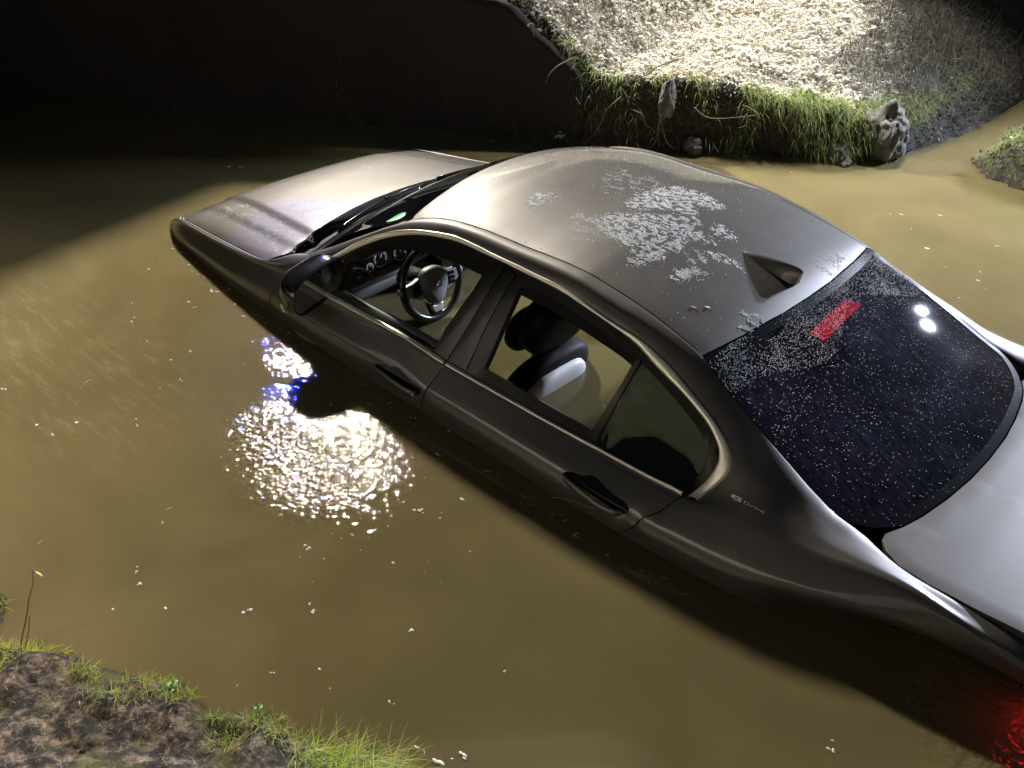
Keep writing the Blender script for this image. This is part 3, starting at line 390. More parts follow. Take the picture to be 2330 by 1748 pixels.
# door handles: flat black patch painting the shade of the recess, + bar
def handle(cup,bar,parent,s=1,lock=False):
    c=catm(cup,4,True)
    q=sigma(c[:,0],c[:,1]); nn=n_side(c[:,0],c[:,1]); ctr=np.mean(cup,0); 
    K=8; rows=[]
    for k in range(K+1):
        t=k/K; p=np.array(c)*(1-t)+ctr*t; X=sigma(p[:,0],p[:,1])+n_side(p[:,0],p[:,1])*(.0012-.0*t); rows.append(X)
    V,F=grid(np.stack([np.vstack([r,r[:1]]) for r in rows]));  V=V*[1,s,1]
    o=obj('handle_recess_shade',V,F if s>0 else [f[::-1] for f in F],mat('handle_shadow_black',(.006,.006,.006),.3,0,.3),parent)
    b=catm(bar,6); X=sigma(b[:,0],b[:,1]); nn=n_side(b[:,0],b[:,1]); n=len(b); t=np.linspace(0,1,n)
    hgt=.022*np.sin(np.pi*np.clip(t,0,1))**.5; wd_=.004+.011*np.sin(np.pi*t)**.4; up=np.cross(np.gradient(X,axis=0),nn); up/=np.linalg.norm(up,axis=1,keepdims=True); up*=np.sign(up[:,2:3])
    sec=[]
    for i in range(n):
        cc=X[i]+nn[i]*(hgt[i]+.006); sec.append([cc+up[i]*wd_[i]*math.cos(a)+nn[i]*.007*math.sin(a) for a in np.linspace(0,2*math.pi,13)])
    V,F=grid(np.array(sec)*[1,s,1]); F=list(F)+[tuple(range(12)),tuple(range((n-1)*13,(n-1)*13+12))[::-1]]
    h=obj('door_handle',V,F,PAINT,parent)
    if lock:
        i=int(n*.93); cc=X[i]+nn[i]*.026; mm=MB(); V,F=tube([cc,cc+nn[i]*.004],[.0075,.007],14); mm.add(V,F); V,F=tube([cc+nn[i]*.003,cc+nn[i]*.0045],[.002,.002],6); mm.add(V,F,1)
        lk=mm.obj('key_lock',[SILVER,BLACK],h)
        if s<0: lk.scale=(1,-1,1)
handle(L['fh'],L['fh_bar'],d1[0],1,True); handle(L['rh'],L['rh_bar'],d2[0]); handle(L['fh'],L['fh_bar'],d1[1],-1); handle(L['rh'],L['rh_bar'],d2[1],-1)
# ------------------------------------------------ upper panels
def sym(half): # half: list of (x,y) from +y side to centre
    return list(half)+[(x,-y) for x,y in reversed(half) if y>1e-4]
r0y=lambda x: float(r0(x)[0,0])
hx=[(x,r0y(x)-.006) for x in np.linspace(2.08,.76,45)]
hoodpoly=sym([(2.10,0)]+[(2.10,.15),(2.09,.3)]+hx+[(.735,.765),(.712,.735),(.708,.70),(.7287,.6526),(.757,.502),(.795,.304),(.815,.15),(.82,0)])
hoodpoly=[p for i,p in enumerate(hoodpoly) if i==0 or abs(p[0]-hoodpoly[i-1][0])+abs(p[1]-hoodpoly[i-1][1])>1e-5]
Fh,Nh=mk_top(tp_hood); hood=panel('bonnet',hoodpoly,F=Fh,Nf=Nh,sc=(1,1),step=.022,mat_=PAINT,parent=car)
Fr,Nr=mk_top(tp_roof)
roofpoly=sym([(x,r0y(x)-.002) for x in np.linspace(-1.19,.055,40)]+[(.072,.56),(.085,.5),(.10,.4),(.118,.25),(.128,.12),(.13,0)])
# close the rear edge
half_r=[(-1.266,0),(-1.2626,.155),(-1.2427,.3665),(-1.228,.46),(-1.2155,.5306)]
rp=half_r[:-1]+[(-1.213,r0y(-1.213)-.002)]+[(x,r0y(x)-.005) for x in np.linspace(-1.19,.055,40)]+[(.072,.56),(.085,.5),(.10,.4),(.118,.25),(.128,.12)]
roofpoly=rp+[(.13,0)]+[(x,-y) for x,y in reversed(rp[1:])]
roof=panel('roof',roofpoly,F=Fr,Nf=Nr,sc=(1,1),step=.03,mat_=PAINT,parent=car)
Fg,Ng=mk_top(tp_rear)
yr=lambda x: float(np.interp(x,[-1.75,-1.64,-1.5,-1.42,-1.31,-1.215],[.618,.612,.598,.588,.570,.545]))-.002
hp=[(-1.273,0),(-1.2696,.155),(-1.2497,.3665),(-1.235,.46),(-1.2215,yr(-1.2215))]+[(x,yr(x)) for x in np.linspace(-1.26,-1.745,16)]+[(-1.7914,.606),(-1.8415,.565),(-1.8691,.5259),(-1.8946,.4829),(-1.9148,.4062),(-1.9365,.2769),(-1.95,.1429)]
rwpoly=hp+[(-1.954,0)]+[(x,-y) for x,y in reversed(hp[1:])]
rearw=panel('rear_window',rwpoly,F=Fg,Nf=Ng,sc=(1,1),step=.035,thick=.004,off=-.002,lip=0,mat_=GL_REAR,parent=car)
# black edge band round the rear window
gb=MB()
Q=catm(np.vstack([np.array(rwpoly)]),2,True)
cen=np.array([-1.6,0]); 
def ringstrip(Q,inset,F,off):
    T=np.roll(Q,-1,0)-np.roll(Q,1,0); T/=np.linalg.norm(T,axis=1,keepdims=True)+1e-9; Nn=np.c_[-T[:,1],T[:,0]]; 
    if ((cen-Q)*Nn).sum()<0: Nn=-Nn
    A=Q;B=Q+Nn*inset; X=[F(K[:,0],K[:,1])+[0,0,off] for K in (A,B)]; X=[np.vstack([x,x[:1]]) for x in X]; return grid(np.stack(X,1))
gb.add(*ringstrip(Q,.028,Fg,.0005)); gb.obj('glass_edge_band',mat('ceramic_band',(.008,.008,.012),.15),rearw)
mat('channel_black',(.006,.006,.007),.9,0,0); gt=MB(); gt.add(*ringstrip(Q,-.012,Fg,-.006)); gt.obj('glass_seal',MATS['channel_black'],rearw)
Fd,Nd=mk_top(tp_deck)
dk=[(-1.960,0),(-1.956,.1429),(-1.9425,.2769),(-1.921,.4062),(-1.9,.4829),(-1.874,.542),(-1.880,.575),(-1.905,.606),(-1.955,.636),(-2.04,.650),(-2.15,.652),(-2.30,.645),(-2.40,.625),(-2.44,.58),(-2.455,.4),(-2.46,.2)]
deckpoly=dk+[(-2.462,0)]+[(x,-y) for x,y in reversed(dk[1:])]
trunk=panel('boot_lid',deckpoly,F=Fd,Nf=Nd,sc=(1,1),step=.03,mat_=PAINT,parent=car,thick=.03,lip=.003)
# rain channel under the rear window and beside the lid
mb=MB(); ys=np.linspace(-.66,.66,40); P=np.stack([np.c_[np.full(40,x),ys,tp_deck(np.full(40,x),ys)-.028] for x in np.linspace(-1.72,-2.1,12)]); mb.add(*grid(P)); mb.obj('rain_channel',mat('channel_black',(.006,.006,.007),.9,0,0),car)
# windscreen and cowl
Fw,Nw=mk_top(tp_wind)
yw=lambda x: r0y(x)
wp=[(float(xb_(0)),0)]+[(float(xb_(y)),y) for y in np.linspace(.1,.69,10)]+[(x,r0y(x)-.003) for x in np.linspace(.55,.075,22)]+[(float(xh_(y))+.006,y) for y in np.linspace(.56,.06,9)]
wp2=wp+[(.136,0)]+[(x,-y) for x,y in reversed(wp[1:])]
wind=panel('windscreen',wp2,F=Fw,Nf=Nw,sc=(1,1),step=.035,thick=.004,off=-.002,lip=0,mat_=GL_WIND,parent=car)
ys=np.linspace(-.72,.72,60)
def hx_(y): a=np.abs(y); return np.interp(a,[0,.15,.304,.502,.6526,.72],[.82,.815,.795,.757,.7287,.70])
rows=[]
for t,dz in ((0,-.012),(.12,-.040),(.45,-.045),(.8,-.030),(1.0,-.012),(1.15,-.006)):
    xb=xb_(ys)-.0; x=hx_(ys)*(1-t)+xb*t; z=tp_hood(hx_(ys),np.clip(ys,-.70,.70))*(1-min(t,1))+tp_wind(xb_(ys),ys)*min(t,1)+dz; rows.append(np.c_[x,ys*(1-.02*t),z])
mb=MB(); mb.add(*grid(np.stack(rows)))
cowl=mb.obj('cowl_panel',BLACK,car)
def wiper(y0,y1,x0,x1,pv):
    m=MB(); n=14; ys=np.linspace(y0,y1,n); xs=np.linspace(x0,x1,n)+.01*np.sin(np.linspace(0,math.pi,n)); z=tp_wind(xs,ys)+.012
    m.add(*tube(np.c_[xs,ys,z],.006,6)); m.add(*tube(np.c_[xs,ys,z+.012],.008,6))
    k=n//2; pts=[pv,(pv[0]*.6+xs[k]*.4,pv[1]*.6+ys[k]*.4,pv[2]*.6+(z[k]+.02)*.4+.004),(xs[k],ys[k],z[k]+.018)]; m.add(*tube(catm(pts,5),.009,6))
    return m.obj('wiper',BLACKG,car)
wiper(.60,.02,.50,.62,(.70,-.02,.985)); wiper(-.04,-.58,.60,.52,(.66,-.52,.975))
# interior blockers: A-pillar/roof lining, parcel shelf
HEAD=mat('headliner',(.02,.02,.022),.9)
mb=MB(); xs=np.linspace(.10,-1.25,20); ys=np.linspace(-1,1,15); P=np.array([[ [x,y*(r0y(x)+.02),float(tp_roof(np.array([x]),np.array([y*r0y(x)]))[0])-.035] for y in ys] for x in xs]); mb.add(*grid(P)); mb.obj('headliner',HEAD,car)
mb=MB(); mb.add(*box((-1.60,0,.985),(.62,1.2,.02))); mb.obj('parcel_shelf',HEAD,car)
# ------------------------------------------------ antenna fin
fx0,fx1=-.9998,-1.2137; m=MB(); n=16
rows=[]
for i in range(n+1):
    t=i/n; x=fx0+(fx1-fx0)*t; h=.062*t**.75*(1-.0*t); 
    if t>.9: h*=1-((t-.9)/.1)**2*.10
    wv=.030*(math.sin(math.pi*min(t*.75+.06,1)))**.8; zb=float(tp_roof(np.array([x]),np.array([0.]))[0]); r=[]
    for k in range(13):
        a=k/12*2-1; r.append([x-.012*t*(1-abs(a)),.018*(1-t)+wv*np.sign(a)*abs(a)**1.0*(1 if abs(a)>.99 else .95),zb-.004+h*(1-abs(a)**1.7)])
    rows.append(r)
P=np.array(rows); m.add(*grid(P)); b=len(m.v); last=P[-1]; m.v+= [tuple(p) for p in last]; m.f.append(tuple(range(b,b+13))); m.m.append(0)
fin=m.obj('antenna_fin',PAINT,car)
# ------------------------------------------------ third brake lamp behind the rear glass
bp=np.array([(-1.352,.139),(-1.334,-.149),(-1.377,-.191),(-1.401,.118)])
m=MB(); P=[]
for u in np.linspace(0,1,12):
    r=[]
    for v in np.linspace(0,1,5):
        a=bp[0]*(1-u)+bp[1]*u; c=bp[3]*(1-u)+bp[2]*u; p=a*(1-v)+c*v; r.append([p[0],p[1],float(tp_rear(np.array([p[0]]),np.array([p[1]]))[0])-.009])
    P.append(r)
m.add(*grid(np.array(P))); m.obj('brake_lamp',RED,rearw)
# ------------------------------------------------ eDrive style badge: bracket mark and the word
def badge_pt(u,v): # u along the word 0..1, v up 0..1
    tl,tr,bl,br=map(np.array,L['badge']); p=(tl*(1-u)+tr*u)*v+(bl*(1-u)+br*u)*(1-v); X=sigma(p[0],p[1]); return (X+n_side(np.array([p[0]]),np.array([p[1]]))*.002)[0]
fc=bpy.data.curves.new('badge_text','FONT'); fc.body='Drive'; fc.extrude=.04; fo=bpy.data.objects.new('badge_text',fc); col.objects.link(fo)
bpy.context.view_layer.update(); me=bpy.data.meshes.new_from_object(fo.evaluated_get(bpy.context.evaluated_depsgraph_get())); bpy.data.objects.remove(fo)
tv=np.array([v.co[:] for v in me.vertices]); tw=tv[:,0].max(); th=tv[:,1].max()
V=[badge_pt(.36+.62*p[0]/tw,.08+.72*p[1]/th)+np.array([0,.0012,.001])*(1 if p[2]>0 else 0) for p in tv]
m=MB(); m.add(V,[tuple(p.vertices) for p in me.polygons])
for (a,b,c,d) in ((.0,.80,.30,1.0),(.0,.25,.10,.8),(.20,.15,.30,.85),(.10,.02,.30,.2),(.10,.45,.20,.6)):
    q=[badge_pt(a,b),badge_pt(c,b),badge_pt(c,d),badge_pt(a,d)]; m.add(q+[p+np.array([0,.0012,.001]) for p in q],[(4,5,6,7),(0,1,5,4),(1,2,6,5),(2,3,7,6),(3,0,4,7)])
m.obj('badge',mat('badge_chrome',(.9,.87,.78),.35,.25),car,smooth=False)
# ------------------------------------------------ door mirror (left and right)
def mirror(s):
    out=catm([(.778,1.122),(.86,1.114),(.945,1.092),(.992,1.052),(1.002,1.0),(.985,.962),(.955,.944),(.90,.955),(.84,.972),(.80,1.0),(.782,1.06)],4,True); out=out+[-.018,-.018]; c=np.array([.887,1.012]); n=len(out); rows=[]; dx=.03
    for x,k in ((.268,.93),(.258,.98),(.262,1.0),(.285,1.03),(.32,1.02),(.355,.93),(.385,.76),(.402,.5),(.408,.15)):
        q=c+(out-c)*k; q=np.vstack([q,q[:1]]); rows.append(np.c_[np.full(n+1,x+dx)+.042*(c[0]-q[:,0]),q[:,0]*s,q[:,1]])
    V,F=grid(np.array(rows)); m=MB(); m.add(V,F if s<0 else [f[::-1] for f in F]); o=m.obj('wing_mirror',BLACKG,car)
    q=c+(out-c)*.93; m2=MB(); m2.add(np.c_[np.full(n,.270+dx)+.042*(c[0]-q[:,0]),q[:,0]*s,q[:,1]],[tuple(range(n))]); m2.obj('mirror_glass',mat('mirror_silver',(.55,.57,.57),.02,1),o,smooth=False)
    m3=MB(); m3.add(*tube(np.array([(.46,.79,.955),(.43,.81,.965),(.40,.83,.98)])*[1,s,1],[.03,.026,.03],10)); m3.obj('mirror_arm',BLACKG,o)
    m3=MB(); m3.add(*tube(np.array([(.33,1.017,.982),(.33,1.009,.957),(.33,.977,.926)])*[1,s,1]-[0,.012*s,0],[.005,.009,.006],8)); m3.obj('turn_signal',mat('amber_clear_lens',(.8,.72,.5),.1,0,.5),o)
mirror(1); mirror(-1)
# headlamps at the nose corners
for s in (1,-1):
    q=[(1.86,.6),(1.745,.6),(1.735,5.6),(1.88,5.7)]; 
    o=panel('headlamp',q,off=.004,thick=.006,mat_=mat('headlamp_lens',(.8,.8,.76),.08,0,.6,1),parent=car)
    if s<0: o.data.transform(Matrix.Scale(-1,4,(0,1,0))); o.data.flip_normals()
# nose and tail closing panels
m=MB(); s_=np.linspace(0,7,15); A=sigma(np.full(15,-2.43),s_); K=np.linspace(-1,1,21); P=np.array([[ [a[0]-.10*(1-k*k)*min(1,(1.0-a[2])*4+.2) if a[2]<1.0 else a[0]-.03*(1-k*k),a[1]*k,a[2]] for k in K] for a in A]); m.add(*grid(P)); tailp=m.obj('rear_bumper',PAINT,car)
m=MB(); A=sigma(np.full(15,2.13),s_); P=np.array([[ [a[0]+.06*(1-k*k),a[1]*k,a[2]] for k in K] for a in A]); m.add(*grid(P)); m.obj('front_bumper',PAINT,car)
for s in (1,-1):
    q=[(-2.428,2.9),(-2.36,4.15),(-2.36,4.9),(-2.428,5.2)]
    o=panel('tail_lamp',q,off=.004,thick=.01,mat_=mat('tail_lamp_lit',(.35,.005,.01),.15,0,.5,1,(1,.01,.02),14),parent=car)
    if s<0: o.data.transform(Matrix.Scale(-1,4,(0,1,0))); o.data.flip_normals()

m=MB(); P=[]  # flat green oval laid on the windscreen
for a in np.linspace(0,2*math.pi,25)[:-1]:
    x,y=.158+.030*math.cos(a),.575+.042*math.sin(a); P.append([x,y,float(tp_wind(np.array([x]),np.array([y]))[0])+.002])
m.add(P,[tuple(range(24))]); m.obj('round_green_patch',mat('patch_green',(.02,.42,.10),.4,emit=(.02,.5,.1),es=0),wind,smooth=False)

m=MB()
for x in np.linspace(-1.33,-1.86,15):
    ym=float(np.interp(x,[-1.9,-1.75,-1.5,-1.19],[.44,.56,.56,.52])); ys=np.linspace(-ym,ym,24); m.add(*tube(np.c_[np.full(24,x),ys,tp_rear(np.full(24,x),ys)-.006],.0007,3))
m.obj('heater_lines',mat('heater_wire',(.16,.09,.06),.6),rearw)
# ------------------------------------------------ interior
def prism(m,prof,y0,y1,s=1,mi=0):
    n=len(prof); V=[(x,y0*s,z) for x,z in prof]+[(x,y1*s,z) for x,z in prof]; F=[(i,(i+1)%n,n+(i+1)%n,n+i) for i in range(n)]+[tuple(range(n))[::-1],tuple(range(n,2*n))]; m.add(V,F,mi)
m=MB(); rows=[]
for y in np.linspace(-.70,.70,25):
    xf=float(xb_(y))-.055; zf=.955; k=max(0,abs(y)-.55)/.15
    rows.append([(xf,y,zf),(.5*(xf+.50),y,zf+.015*(1-k)),(.50,y,.965-.02*k),(.485,y,.955-.02*k),(.475,y,.94-.02*k),(.50,y,.93-.02*k),(.50,y,.84),(.46,y,.835),(.445,y,.82),(.43,y,.80),(.46,y,.76),(.52,y,.70),(.6,y,.5)])
m.add(*grid(np.array(rows)))
dash=m.obj('dashboard',DASH,car)
m=MB(); prism(m,[(.53,.965),(.505,.975),(.485,.865),(.50,.845)],.19,.50); cl=m.obj('instrument_cluster',GAUGE,dash,smooth=False)
m=MB(); prism(m,[(.56,1.0),(.44,1.005),(.43,.995),(.50,.975)],.17,.52); v=m.obj('cluster_hood',DASH,dash,smooth=False); bevel(v,.006,2)
def dial(c,r):
    m=MB(); t=np.linspace(0,2*math.pi,33)[:-1]; ax=np.array([-.98,0,.17]); u=np.array([0,1,0.]); vv=np.cross(ax,u); c=np.array(c)
    m.add(*tube([c+r*(math.cos(a)*u+math.sin(a)*vv) for a in t],.0026,6,True),0)
    for k in range(0,27):
        a=math.radians(-125+k*250/26)+math.pi/2*0; d=math.sin(a)*u*-1+math.cos(a)*vv*1.0; d=-d if d[2]<0 and abs(math.degrees(a))<60 else d
        q0=c+d*r*.72; q1=c+d*r*.9; m.add(*tube([q0+ax*.001,q1+ax*.001],.0007 if k%2 else .0012,4),1)
    d=u*.6+vv*.4; m.add(*tube([c,c-u*r*.35-vv*r*.55],[.0022,.0008],5),1); m.add(*tube([c-ax*.001,c+ax*.004],[r*.14,r*.12],14),2)
    return m.obj('gauge',[SILVER,WHITEI,DASH],dash)
dial((.488,.395,.908),.038); dial((.488,.283,.903),.038); dial((.485,.456,.888),.020)
# air vent with slats, left of the cluster
m=MB(); 
for k in range(5): m.add(*box((.475,.555,.905-.015*k),(.02,.10,.004),[[.9,0,.4],[0,1,0],[-.4,0,.9]]))
m.add(*box((.49,.555,.875),(.01,.125,.075)),1); m.add(*box((.468,.53,.872),(.012,.02,.012)),0)
m.obj('air_vent',[DASHG,BLACK],dash,smooth=False)
m=MB(); pts=catm([(.445,.60,.842),(.44,.47,.848),(.44,.32,.848),(.44,.18,.87),(.44,.05,.87),(.44,-.6,.86)],5); m.add(*tube(pts,.008,8)); m.add(*tube(pts-np.array([-.012,0,.02]),.006,8),1)
m.add(*tube(catm([(.475,.62,.925),(.465,.54,.92),(.462,.485,.885),(.45,.475,.85)],4),.005,6))
m.obj('dash_trim_strip',[DASHG,DASH],dash)
m=MB(); prism(m,[(.36,.86),(.35,.80),(.40,.70),(.55,.7),(.55,.88)],-.14,.15)
st=m.obj('centre_console',BLACKG,dash,smooth=False); bevel(st,.006,2)
m=MB()
for y in (-.09,.09):
    m.add(*tube([(.350,y*.5,.845),(.345,y*.5,.845)],[.017,.016],18))
for k in range(7): m.add(*box((.352,-.10+.034*k,.812),(.008,.026,.008)))
m.add(*box((.353,0,.868),(.008,.16,.022))); m.add(*tube([(.349,.05,.835),(.342,.05,.835)],[.02,.018],20))
m.obj('control_buttons',SILVER,st,smooth=False)
m=MB(); m.add(*box((.40,.02,.93),(.015,.22,.085),[[.97,0,.24],[0,1,0],[-.24,0,.97]])); m.obj('display_screen',mat('screen_black',(.02,.022,.025),.08),dash,smooth=False)
m=MB()
for k in range(5): m.add(*box((.455,-.42,.93-.014*k),(.012,.22,.004)))
m.add(*box((.46,-.42,.90),(.006,.25,.08)),1); m.obj('air_vent',[DASHG,BLACK],dash,smooth=False)
# steering wheel
WCn=np.array(WHEEL_C); tl=math.radians(WHEEL_T); up_=np.array([math.sin(tl),0,math.cos(tl)]); ax=np.array([-math.cos(tl),0,math.sin(tl)]); yy_=np.array([0,1,0.]); RW=WHEEL_R-.014
def wp_(u,v,d=0): return WCn+yy_*u*-1+up_*v+ax*d      # u to the driver's right (-y), v up, d towards the driver
m=MB(); rr=[]
P=[wp_(RW*math.cos(a),RW*math.sin(a)*(.99 if math.sin(a)<-.8 else 1)) for a in np.linspace(0,2*math.pi,73)[:-1]]
rad=[.0145+.0035*max(0,math.cos(2*(a-.5)))for a in np.linspace(0,2*math.pi,73)[:-1]]
m.add(*tube(P,rad,14,True)); sw=m.obj('steering_wheel',mat('wheel_leather',(.016,.016,.018),.30,0,.5),car)
def plate(pts,d0,d1,name,mt,parent,seg=5,closed=True,bv=.006,dome=0):
    q=catm(pts,seg,True); n=len(q); m=MB(); c=q.mean(0); rows=[]
    for sc_,d in ((1,d0),(1,d0+(d1-d0)*.6),(.93,d1),(.6,d1+dome*.7),(.25,d1+dome)): rows.append([wp_(*(c+(p-c)*sc_),d) for p in q]+[wp_(*(c+(q[0]-c)*sc_),d)])
    m.add(*grid(np.array(rows))); m.add([wp_(*c,d1+dome)]+rows[-1][:-1],[(0,i+1,(i+1)%n+1) for i in range(n)])
    return m.obj(name,mt,parent)
plate([(-.062,.045),(-.030,.068),(.030,.068),(.062,.045),(.070,.0),(.045,-.055),(.020,-.085),(-.020,-.085),(-.045,-.055),(-.070,.0)],-.005,.032,'airbag_cover',mat('airbag_grey',(.16,.165,.165),.42,0,.5,fn=f_dark),sw,4,dome=.010)
for s in (-1,1):
    plate([(s*.055,.035),(s*.10,.030),(s*.165,.022),(s*.168,-.004),(s*.10,-.038),(s*.058,-.05)],-.012,.012,'wheel_spoke',DASHG,sw,4)
    m=MB()
    for k,(a,b) in enumerate(((.085,.016),(.085,-.004),(.085,-.022),(.106,.014),(.106,-.006),(.104,-.024))):
        c0=[wp_(s*(a-.008),b-.007,.016),wp_(s*(a+.008),b-.007,.016),wp_(s*(a+.008),b+.007,.016),wp_(s*(a-.008),b+.007,.016)]; c1=[p+ax*.004 for p in c0]
        m.add(c0+c1,[(4,5,6,7),(0,1,5,4),(1,2,6,5),(2,3,7,6),(3,0,4,7)])
    m.obj('spoke_buttons',BLACKG,sw,smooth=False)
plate([(-.045,-.075),(-.030,-.088),(0,-.094),(.030,-.088),(.045,-.075),(.030,-.130),(.026,-.165),(0,-.168),(-.026,-.165),(-.030,-.130)],-.014,.004,'lower_spoke',BLACKG,sw,4)
plate([(-.034,-.090),(0,-.097),(.034,-.090),(.024,-.122),(0,-.126),(-.024,-.122)],-.002,.012,'spoke_clasp',SILVER,sw,4)
# round emblem: dark ring, blue and white quarters
m=MB(); d=.047; n=40; R0_,R1_,R2_=.019,.0205,.0125
A=[wp_(.0,.0,0)]; cc=np.array([0,.004])
def ringd(r0_,r1_,dd,mi):
    t=np.linspace(0,2*math.pi,n+1); V=[wp_(cc[0]+r*math.cos(a),cc[1]+r*math.sin(a),dd) for a in t for r in (r0_,r1_)]; m.add(V,[(2*i,2*i+1,2*i+3,2*i+2) for i in range(n)],mi)
ringd(R0_,R1_,d,0); ringd(R2_,R0_,d-.0006,1); ringd(.0,.0012,d,0)
ringd(R2_-.0008,R2_,d,0)
for k in range(4):
    t=np.linspace(k*math.pi/2,(k+1)*math.pi/2,9); m.add([wp_(cc[0],cc[1],d-.0004)]+[wp_(cc[0]+R2_*math.cos(a),cc[1]+R2_*math.sin(a),d-.0004) for a in t],[(0,i+1,i+2) for i in range(8)],2 if k%2==0 else 3)
m.add(*tube([wp_(cc[0],cc[1],.030),wp_(cc[0],cc[1],d-.001)],[.020,.0205],30),1)
m.obj('round_emblem',[SILVER,BLACKG,mat('emblem_white',(.8,.8,.8),.2),mat('emblem_blue',(.02,.10,.5),.2)],sw,smooth=False)
m=MB(); m.add(*tube([WCn+ax*-.01,WCn-ax*.16],[.045,.06],18)); m.add(*tube([WCn-ax*.05,WCn-ax*.05+yy_*.13+up_*.03],[.010,.007],8)); m.add(*tube([WCn-ax*.05,WCn-ax*.05-yy_*.13+up_*.02],[.010,.007],8)); m.obj('steering_column',BLACK,car)
# door cards
for s in (1,-1):
    for (xa,xb) in ((.47,-.40),(-.50,-1.03)):
        rows=[]
        for x in np.linspace(xa,xb,16):
            yb_=float(sigma(x,3.)[0,1]); z=float(sigma(x,2.95)[0,2]); wv=.065 if xa>0 else .045
            prof=[(yb_-.018,z-.004),(yb_-.03,z+.004),(yb_-wv*.8,z+.0),(yb_-wv,z-.012),(yb_-wv-.01,z-.05),(yb_-wv-.02,z-.16),(yb_-wv-.02,.5)]
            rows.append([(x,s*a,b) for a,b in prof])
        m=MB(); V,F=grid(np.array(rows)); m.add(V,F if s<0 else [f[::-1] for f in F]); m.obj('door_card',DASH,car)
    m=MB(); m.add(*tube(catm([(.22,.735*s,.90),(.10,.70*s,.845),(-.05,.69*s,.835),(-.20,.70*s,.85)],5),[.012]*16,8)); m.obj('door_pull',BLACK,car)
# seats
def blob(m,c,r,e=.6,R=None,mi=0,n=16):
    V=[];c=np.array(c)
    for i in range(n+1):
        p=math.pi*i/n-math.pi/2
        for k in range(2*n):
            a=2*math.pi*k/(2*n); f=lambda q:np.sign(q)*abs(q)**e
            v=np.array([r[0]*f(math.cos(p))*f(math.cos(a)),r[1]*f(math.cos(p))*f(math.sin(a)),r[2]*f(math.sin(p))])
            if R is not None: v=R@v
            V.append(c+v)
    F=[(i*2*n+k,i*2*n+(k+1)%(2*n),(i+1)*2*n+(k+1)%(2*n),(i+1)*2*n+k) for i in range(n) for k in range(2*n)]
    m.add(V,F,mi)
def Ry(a): a=math.radians(a); return np.array([[math.cos(a),0,math.sin(a)],[0,1,0],[-math.sin(a),0,math.cos(a)]])
for s in (1,-1):
    R=Ry(-18); cy=.40*s
    m=MB(); blob(m,(-.44,cy,.62),(.062,.235,.34),.55,R); st=m.obj('front_seat',LEATHER,car)
    m=MB(); blob(m,(-.500,cy+.01,.655),(.046,.178,.250),.5,R); m.obj('seat_back_shell',LEATHERG,st); m=MB(); m.add(*tube(catm([(-.545,cy-.150,.79),(-.557,cy-.08,.850),(-.560,cy+.02,.865),(-.557,cy+.11,.850),(-.545,cy+.175,.79)],6),.0022,6)); m.obj('seat_seam',BLACK,st)
    m=MB(); blob(m,(-.515,cy-.01,1.07),(.068,.155,.122),.62,Ry(-14)); blob(m,(-.43,cy+.02,1.01),(.05,.12,.09),.7,Ry(-14)); m.obj('headrest',LEATHER,st)
    for dy in (-.05,.05): m=MB(); m.add(*tube([(-.47,cy+dy,.86),(-.485,cy+dy,1.0)],.007,10)); m.obj('headrest_post',SILVER,st)
m=MB(); blob(m,(-1.22,0,.72),(.09,.60,.24),.5,Ry(-20)); rs=m.obj('rear_seat',LEATHER,car)
# ------------------------------------------------ frost, droplets, bits of leaf on the car
def scatter_domes(name,XY,R,F,Nf,mat_,parent,flat=.6,sub=6):
    X=F(XY[:,0],XY[:,1]); NN=Nf(XY[:,0],XY[:,1]); V=[];Fc=[]
    ang=np.linspace(0,2*math.pi,sub+1)[:-1]; b=0
    for p,n,r in zip(X,NN,R):
        a=np.cross(n,[.3,1,0]); a/=np.linalg.norm(a); c=np.cross(n,a)
        for rr,h in ((1,-.15),(.75,.5*flat)):
            for k in ang: V.append(p+r*rr*(a*math.cos(k)+c*math.sin(k))+n*r*h)
        V.append(p+n*r*flat)
        for k in range(sub):
            j=(k+1)%sub; Fc.append((b+k,b+j,b+sub+j,b+sub+k)); Fc.append((b+sub+k,b+sub+j,b+2*sub))
        b+=2*sub+1
    o=obj(name,V,Fc,mat_,parent); o['kind']='stuff'; return o
def pick(poly,n,thr=None,sc=20,seed=0):
    poly=np.array(poly); lo,hi=poly.min(0),poly.max(0); P=rng.uniform(lo,hi,(n,2)); P=P[inpoly(P,poly)]; P=P+rng.normal(0,.008,P.shape)
    if thr is not None: P=P[[noise.fractal(Vector((p[0]*sc,p[1]*sc*1.6,seed)),1.0,2.0,3)>thr+rng.normal(0,.10) for p in P]]
    return P
Q=np.vstack([pick(p,int(30000*(np.ptp(np.array(p)[:,0])*np.ptp(np.array(p)[:,1]))/.3)+300,-.06,40,i) for i,p in enumerate(PTS['snow'])])
scatter_domes('roof_frost',Q,rng.uniform(.0009,.0027,len(Q)),Fr,Nr,FROST,roof,.8,5)
Q=np.vstack([pick(p,2600,.10,22,i+9) for i,p in enumerate(PTS['frost_light'])]+[rng.uniform([-1.2,-.5],[.05,.52],(700,2))])
scatter_domes('roof_droplets',Q,rng.uniform(.0008,.0018,len(Q)),Fr,Nr,FROST,roof,.7,5)
Q=np.vstack([pick(p,5200,-.05,14,i+3) for i,p in enumerate(PTS['hoodfrost'])])
scatter_domes('bonnet_droplets',Q,rng.uniform(.0009,.0021,len(Q)),Fh,Nh,FROST,hood,.7,5)
